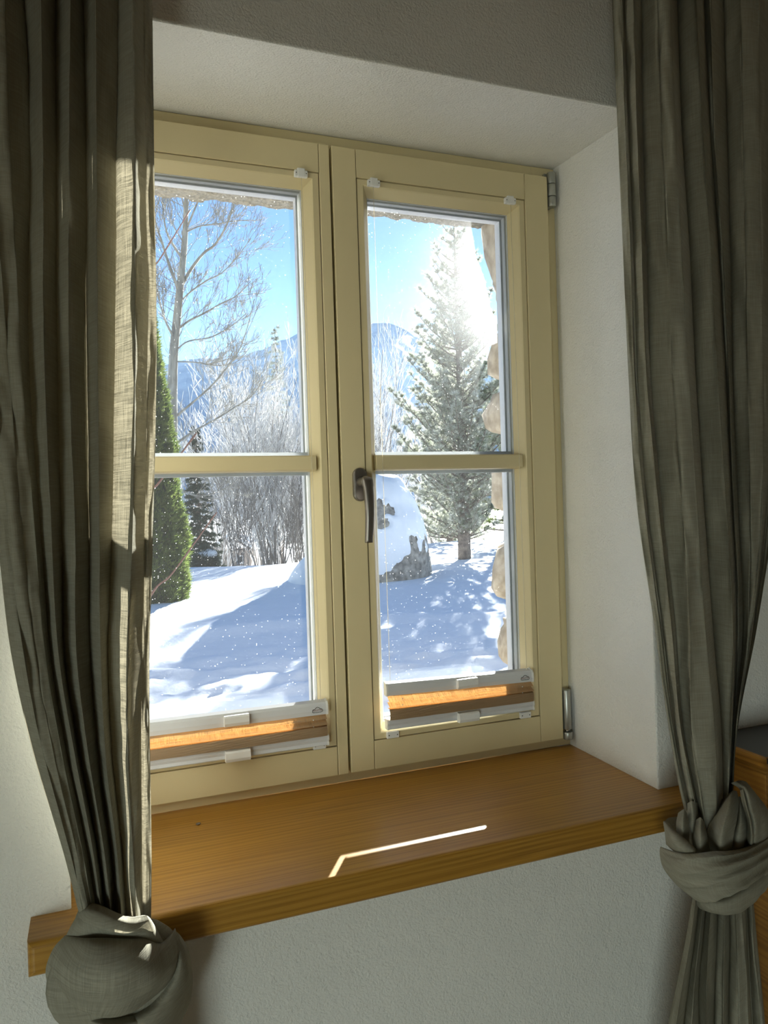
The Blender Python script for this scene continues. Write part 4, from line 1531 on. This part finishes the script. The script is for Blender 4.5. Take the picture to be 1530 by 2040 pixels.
def conifer(name, base_, H, prof, whorl, nb, needle, wd, cnt, m, label, group=None, asc=0.35, trunk_r=0.15, branch_px=False, tuft_step=0.12, spread=0.9, first=0.1):
    """prof(t): branch reach at relative height t"""
    b = np.array(base_, float)
    o = empty(name, tuple(b), label=label, cat='tree', group=group)
    tr = [b + np.array([0.02 * math.sin(5 * t), 0.02 * math.cos(4 * t), H * t]) for t in np.linspace(0, 1, 14)]
    tube_obj('trunk', [(tr, np.linspace(trunk_r, 0.015, 14))], M_pbark, o, 9)
    C, A, br = [], [], []
    z = first * H
    while z < H * 0.985:
        t = z / H
        L = prof(t)
        k = max(3, int(nb * (0.6 + 0.4 * min(1, L))))
        a0 = rng.uniform(0, 6.28)
        for i in range(k):
            a = a0 + 6.283 * i / k + rng.normal(0, 0.22)
            l = L * rng.uniform(0.62, 1.12)
            dz = rng.normal(0, whorl * 0.35)
            av = asc * rng.uniform(0.6, 1.5) if asc > 0 else asc
            hd = np.array([math.cos(a), math.sin(a), 0])
            P = []
            for s in np.linspace(0, 1, 6):
                P.append(b + np.array([0, 0, z + dz]) + hd * l * s + np.array([0, 0, av * l * (0.25 * s + 0.75 * s * s)]))
            br.append((P, np.linspace(0.012 + 0.012 * l, 0.005, 6)))
            n = max(2, int(l / tuft_step))
            for j in range(n):
                s = 0.22 + 0.78 * (j + rng.random()) / n
                i0 = min(int(s * 5), 4)
                p = P[i0] + (P[i0 + 1] - P[i0]) * (s * 5 - i0)
                ax = unit(P[i0 + 1] - P[i0])
                side = np.cross(ax, [0, 0, 1])
                w_ = l * 0.26 * (1.05 - s)
                for sd in (-1, 0, 1):
                    q = p + side * sd * w_ * rng.uniform(0.5, 1.2) + np.array([0, 0, abs(sd) * w_ * asc * 0.6])
                    C.append(q)
                    A.append(unit(ax + side * sd * 0.8 + np.array([0, 0, 0.25 + asc * 0.5])))
                    if sd:
                        br.append(([p, q], [0.006, 0.004]))
            C.append(P[-1])
            A.append(unit(ax + np.array([0, 0, asc * 1.2])))
        z += whorl * rng.uniform(0.75, 1.25)
    tube_obj('branches', br, M_pbark, o, 4, kind='stuff')
    V, F = needles_np(C, A, cnt, needle, wd, spread)
    mesh_tri('needles', V, F, m, o, kind='stuff')
    return o


# the frosty pine the sun shines behind
pb = far(926, 1118, 18.0)
pb.z = ground(pb.x, pb.y) - 0.05
ptop = far(918, 445, 18.0)


def pine_prof(t):
    if t < 0.13:
        return 1.1
    return 0.16 + 2.0 * (1 - t) ** 0.85 * min(1.0, 0.55 + 2.2 * t)


conifer('pine_tree', pb, ptop.z - pb.z, pine_prof, 0.27, 8, 0.135, 0.012, 34, M_pine, 'frosty young pine with upswept branches standing beyond the boulder', asc=0.68, trunk_r=0.16, tuft_step=0.12, spread=0.95, first=0.07)

# thuja column at the left, partly behind the curtain
DB = 12.6
tb = far(288, 1168, DB)
tz = ground(tb.x, tb.y) - 0.05
th = empty('thuja', (tb.x, tb.y, tz), label='dense green columnar thuja lit from behind, at the left curtain edge', cat='tree')
ttop = far(296, 520, DB)
HT = ttop.z - tz


def thr_(t):
    return 0.72 * (1 - t) ** 0.62 * (0.82 + 0.18 * min(1, t * 8)) + 0.02


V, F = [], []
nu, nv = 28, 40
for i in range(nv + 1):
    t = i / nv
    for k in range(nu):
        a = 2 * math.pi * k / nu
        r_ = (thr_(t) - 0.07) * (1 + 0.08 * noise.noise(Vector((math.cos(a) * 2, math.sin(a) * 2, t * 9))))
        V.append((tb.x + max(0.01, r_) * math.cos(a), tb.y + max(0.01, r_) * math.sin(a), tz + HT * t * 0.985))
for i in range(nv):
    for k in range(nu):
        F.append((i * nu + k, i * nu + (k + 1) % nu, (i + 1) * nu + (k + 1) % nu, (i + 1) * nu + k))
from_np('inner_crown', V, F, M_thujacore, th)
C, A = [], []
for _ in range(15000):
    t = rng.random() ** 1.25
    a = rng.uniform(0, 6.283)
    lump = 1 + 0.17 * noise.noise(Vector((math.cos(a) * 2.2, math.sin(a) * 2.2, t * 14)))
    r_ = thr_(t) * lump * rng.uniform(0.86, 1.03)
    C.append((tb.x + r_ * math.cos(a), tb.y + r_ * math.sin(a), tz + HT * t))
    A.append(unit([math.cos(a) * 0.7, math.sin(a) * 0.7, 0.9]))
V, F = needles_np(C, A, 6, 0.10, 0.022, 0.75)
mesh_tri('foliage', V, F, M_thuja, th, kind='stuff')

# dark spruce behind the thuja and a slim spruce in the distance
sb = far(398, 1110, 27)
sb.z = ground(sb.x, sb.y) - 0.2
conifer('spruce_tree', sb, 5.9, lambda t: 0.1 + 0.95 * (1 - t), 0.17, 10, 0.14, 0.026, 18, M_spruce, 'dark green spruce half hidden behind the thuja and bare branches', asc=-0.12, trunk_r=0.1, tuft_step=0.16, spread=0.8, first=0.03)
s2 = far(562, 1090, 72)
s2.z = ground(s2.x, s2.y) - 0.2
t2 = far(561, 652, 72)
conifer('spruce_tree', s2, t2.z - s2.z, lambda t: 0.16 + 2.8 * (1 - t) ** 0.9, 0.8, 7, 0.36, 0.05, 12, M_needle2, 'slim frosted spruce top rising before the mountain behind the frosted bushes', asc=-0.1, trunk_r=0.2, tuft_step=0.3, spread=0.8, first=0.1)
# conifer seen between the stones right of the pine
s3 = far(1012, 1095, 25.5)
s3.z = ground(s3.x, s3.y) - 0.2
conifer('spruce_tree', s3, 7.2, lambda t: 0.2 + 1.7 * (1 - t), 0.36, 9, 0.16, 0.02, 14, M_thuja, 'yellow green conifer showing between pine and stone jamb', asc=0.1, trunk_r=0.14, tuft_step=0.2, spread=0.9, first=0.12)


s4 = far(897, 1098, 30.5)
s4.z = ground(s4.x, s4.y) - 0.2
conifer('pine_tree', s4, 8.9, lambda t: 0.2 + 2.3 * (1 - t) ** 0.9, 0.4, 8, 0.18, 0.02, 20, M_pine, 'second dense pine hidden close behind the frosty young pine', asc=0.35, trunk_r=0.16, tuft_step=0.22, spread=0.95, first=0.1)


s5 = far(906, 1090, 40)
s5.z = ground(s5.x, s5.y) - 0.2
conifer('pine_tree', s5, far(906, 690, 40).z - s5.z, lambda t: 0.2 + 2.1 * (1 - t) ** 0.9, 0.5, 8, 0.22, 0.03, 18, M_pine, 'farthest of the three pines in line behind the boulder', asc=0.3, trunk_r=0.18, tuft_step=0.28, spread=0.95, first=0.1)


# frosted bushes and bare shrubs behind the crest
def bush(px, D, top_py, half_px, stems, m, label, name='frosted_bush', bottom_z=None, lean=0.22, thick=0.006, kids=(6, 4), group='bushes beyond the snow crest', lev=2, minr=0.0035):
    b = far(px, 1100, D)
    z0 = ground(b.x, b.y) - 0.15
    H = far(px, top_py, D).z - z0
    half = half_px / FPX * D
    o = empty(name, (b.x, b.y, z0), label=label, cat='shrub', group=group)
    out = {}
    for _ in range(stems):
        a = rng.uniform(0, 6.283)
        q = np.array([b.x + 0.35 * half * math.cos(a) * rng.random(), b.y + 0.35 * half * math.sin(a) * rng.random(), z0])
        dd = np.array([math.cos(a) * lean * rng.uniform(0.2, 1.3) * 2 * half / max(H, .1) * 1.2, math.sin(a) * lean * rng.uniform(0.2, 1.3) * 2 * half / max(H, .1), 1.0])
        grow(q, dd, H * rng.uniform(0.72, 1.0), thick * H * 0.55, 0, lev, out, 0.52, 0.26, kids, 7, 0.10, 0.3, 0.18, (0.28, 0.5))
    tube_obj('stems', [(P, R_) for P, R_ in out[0]], M_dtwig, o, 5, kind='stuff')
    rest = [(P, np.maximum(R_, minr)) for l in out if l for P, R_ in out[l]]
    tube_obj('twigs', rest, m, o, 3, kind='stuff')
    return o


bush(545, 25, 735, 72, 34, M_frostl, 'tall silvery frosted bush left of the window post', kids=(13, 7), minr=0.007)
bush(606, 30, 790, 46, 22, M_frostl, 'silvery frosted bush partly behind the window post', kids=(12, 6), minr=0.008)
bush(478, 21.5, 900, 46, 16, M_dtwig, 'brown bare shrub below the tall frosted bush', kids=(11, 6))
bush(592, 21.5, 930, 42, 18, M_dtwig, 'dense grey brown shrub left of the boulder', kids=(11, 6))
bush(425, 39, 800, 50, 14, M_frostl, 'thin pale frosted shrub behind the bare tree', kids=(11, 6), minr=0.008)
bush(765, 37, 690, 46, 16, M_frostl, 'frosted leafless tree between window post and pine', kids=(12, 6), name='frosted_tree', minr=0.007)
bush(770, 22, 800, 40, 5, M_dtwig, 'dark forked bare shrub above the boulder right shoulder', kids=(8, 4))
bush(520, 45, 830, 60, 22, M_frostl, 'hazy frosted bush far behind the tall frosted bush', kids=(11, 6), minr=0.010)
bush(452, 54, 880, 46, 18, M_dtwig, 'far grey brown thicket in front of the chalet', kids=(11, 5), minr=0.008)
bush(860, 52, 800, 60, 18, M_frostl, 'frosted bush far behind the pine', kids=(11, 5), minr=0.010)

# snow-topped small shrub beside the thuja
b = far(408, 1105, 22)
z0 = ground(b.x, b.y)
o = empty('snow_capped_shrub', (b.x, b.y, z0), label='small round shrub with a white snow cap right of the thuja', cat='shrub')
V, F, U = ellipsoid((b.x, b.y, z0 + 0.42), (0.30, 0.30, 0.42))
C = np.array(V)
nn = C - np.array([b.x, b.y, z0 + 0.42])
nn /= np.linalg.norm(nn, axis=1)[:, None]
V2, F2 = needles_np(np.repeat(C, 6, 0), np.repeat(nn, 6, 0), 4, 0.16, 0.03, 1.0)
mesh_tri('twigs', V2, F2, M_spruce, o, kind='stuff')
V, F, U = ellipsoid((b.x + 0.05, b.y, z0 + 0.72), (0.30, 0.30, 0.17))
V = [(x, y, z + 0.03 * noise.noise(Vector((x * 5, y * 5, z * 5)))) for x, y, z in V]
from_np('snow_cap', V, F, M_snow, o, True)

# distant chalet
hb = far(462, 1085, 62)
hz = ground(hb.x, hb.y) - 0.2
ch = empty('chalet', (hb.x, hb.y, hz), label='small far chalet with snow covered roof among bare trees', cat='house')


def orient(lx, ly, lz):
    return Vector((hb.x, hb.y, hz)) + right * lx + back * ly + Vector((0, 0, lz))


def obox(name, x0, x1, y0, y1, z0, z1, m, parent):
    bm = bmesh.new()
    vs_ = [bm.verts.new(orient(x, y, z)) for x in (x0, x1) for y in (y0, y1) for z in (z0, z1)]
    for k in [(0, 1, 3, 2), (4, 6, 7, 5), (0, 4, 5, 1), (2, 3, 7, 6), (0, 2, 6, 4), (1, 5, 7, 3)]:
        bm.faces.new([vs_[i] for i in k])
    return from_bm(name, bm, m, parent)


obox('wall', -1.5, 1.5, 0, 3, 0, 2.1, M_hwall, ch)
for x in (-0.9, 0.35):
    wv = obox('window', x, x + 0.55, -0.05, 0.02, 1.0, 1.65, M_white, ch)
    obox('pane', x + 0.07, x + 0.48, -0.07, -0.04, 1.07, 1.58, M_dark_top, wv)
for nm, off, m, ex in (('roof', 0.0, M_hroof, 0.3), ('roof_snow', 0.14, M_snow, 0.34)):
    bm = bmesh.new()
    pr = [(-1.5 - ex, 1.95 + off), (0, 3.1 + off), (1.5 + ex, 1.95 + off), (1.5 + ex, 2.1 + off * 2.2), (0, 3.27 + off * 2.2), (-1.5 - ex, 2.1 + off * 2.2)]
    a = [bm.verts.new(orient(x, -0.4, z)) for x, z in pr]
    c = [bm.verts.new(orient(x, 3.4, z)) for x, z in pr]
    for i in range(6):
        j = (i + 1) % 6
        bm.faces.new((a[i], a[j], c[j], c[i]))
    bm.faces.new(a)
    bm.faces.new(c[::-1])
    from_bm(nm, bm, m, ch)
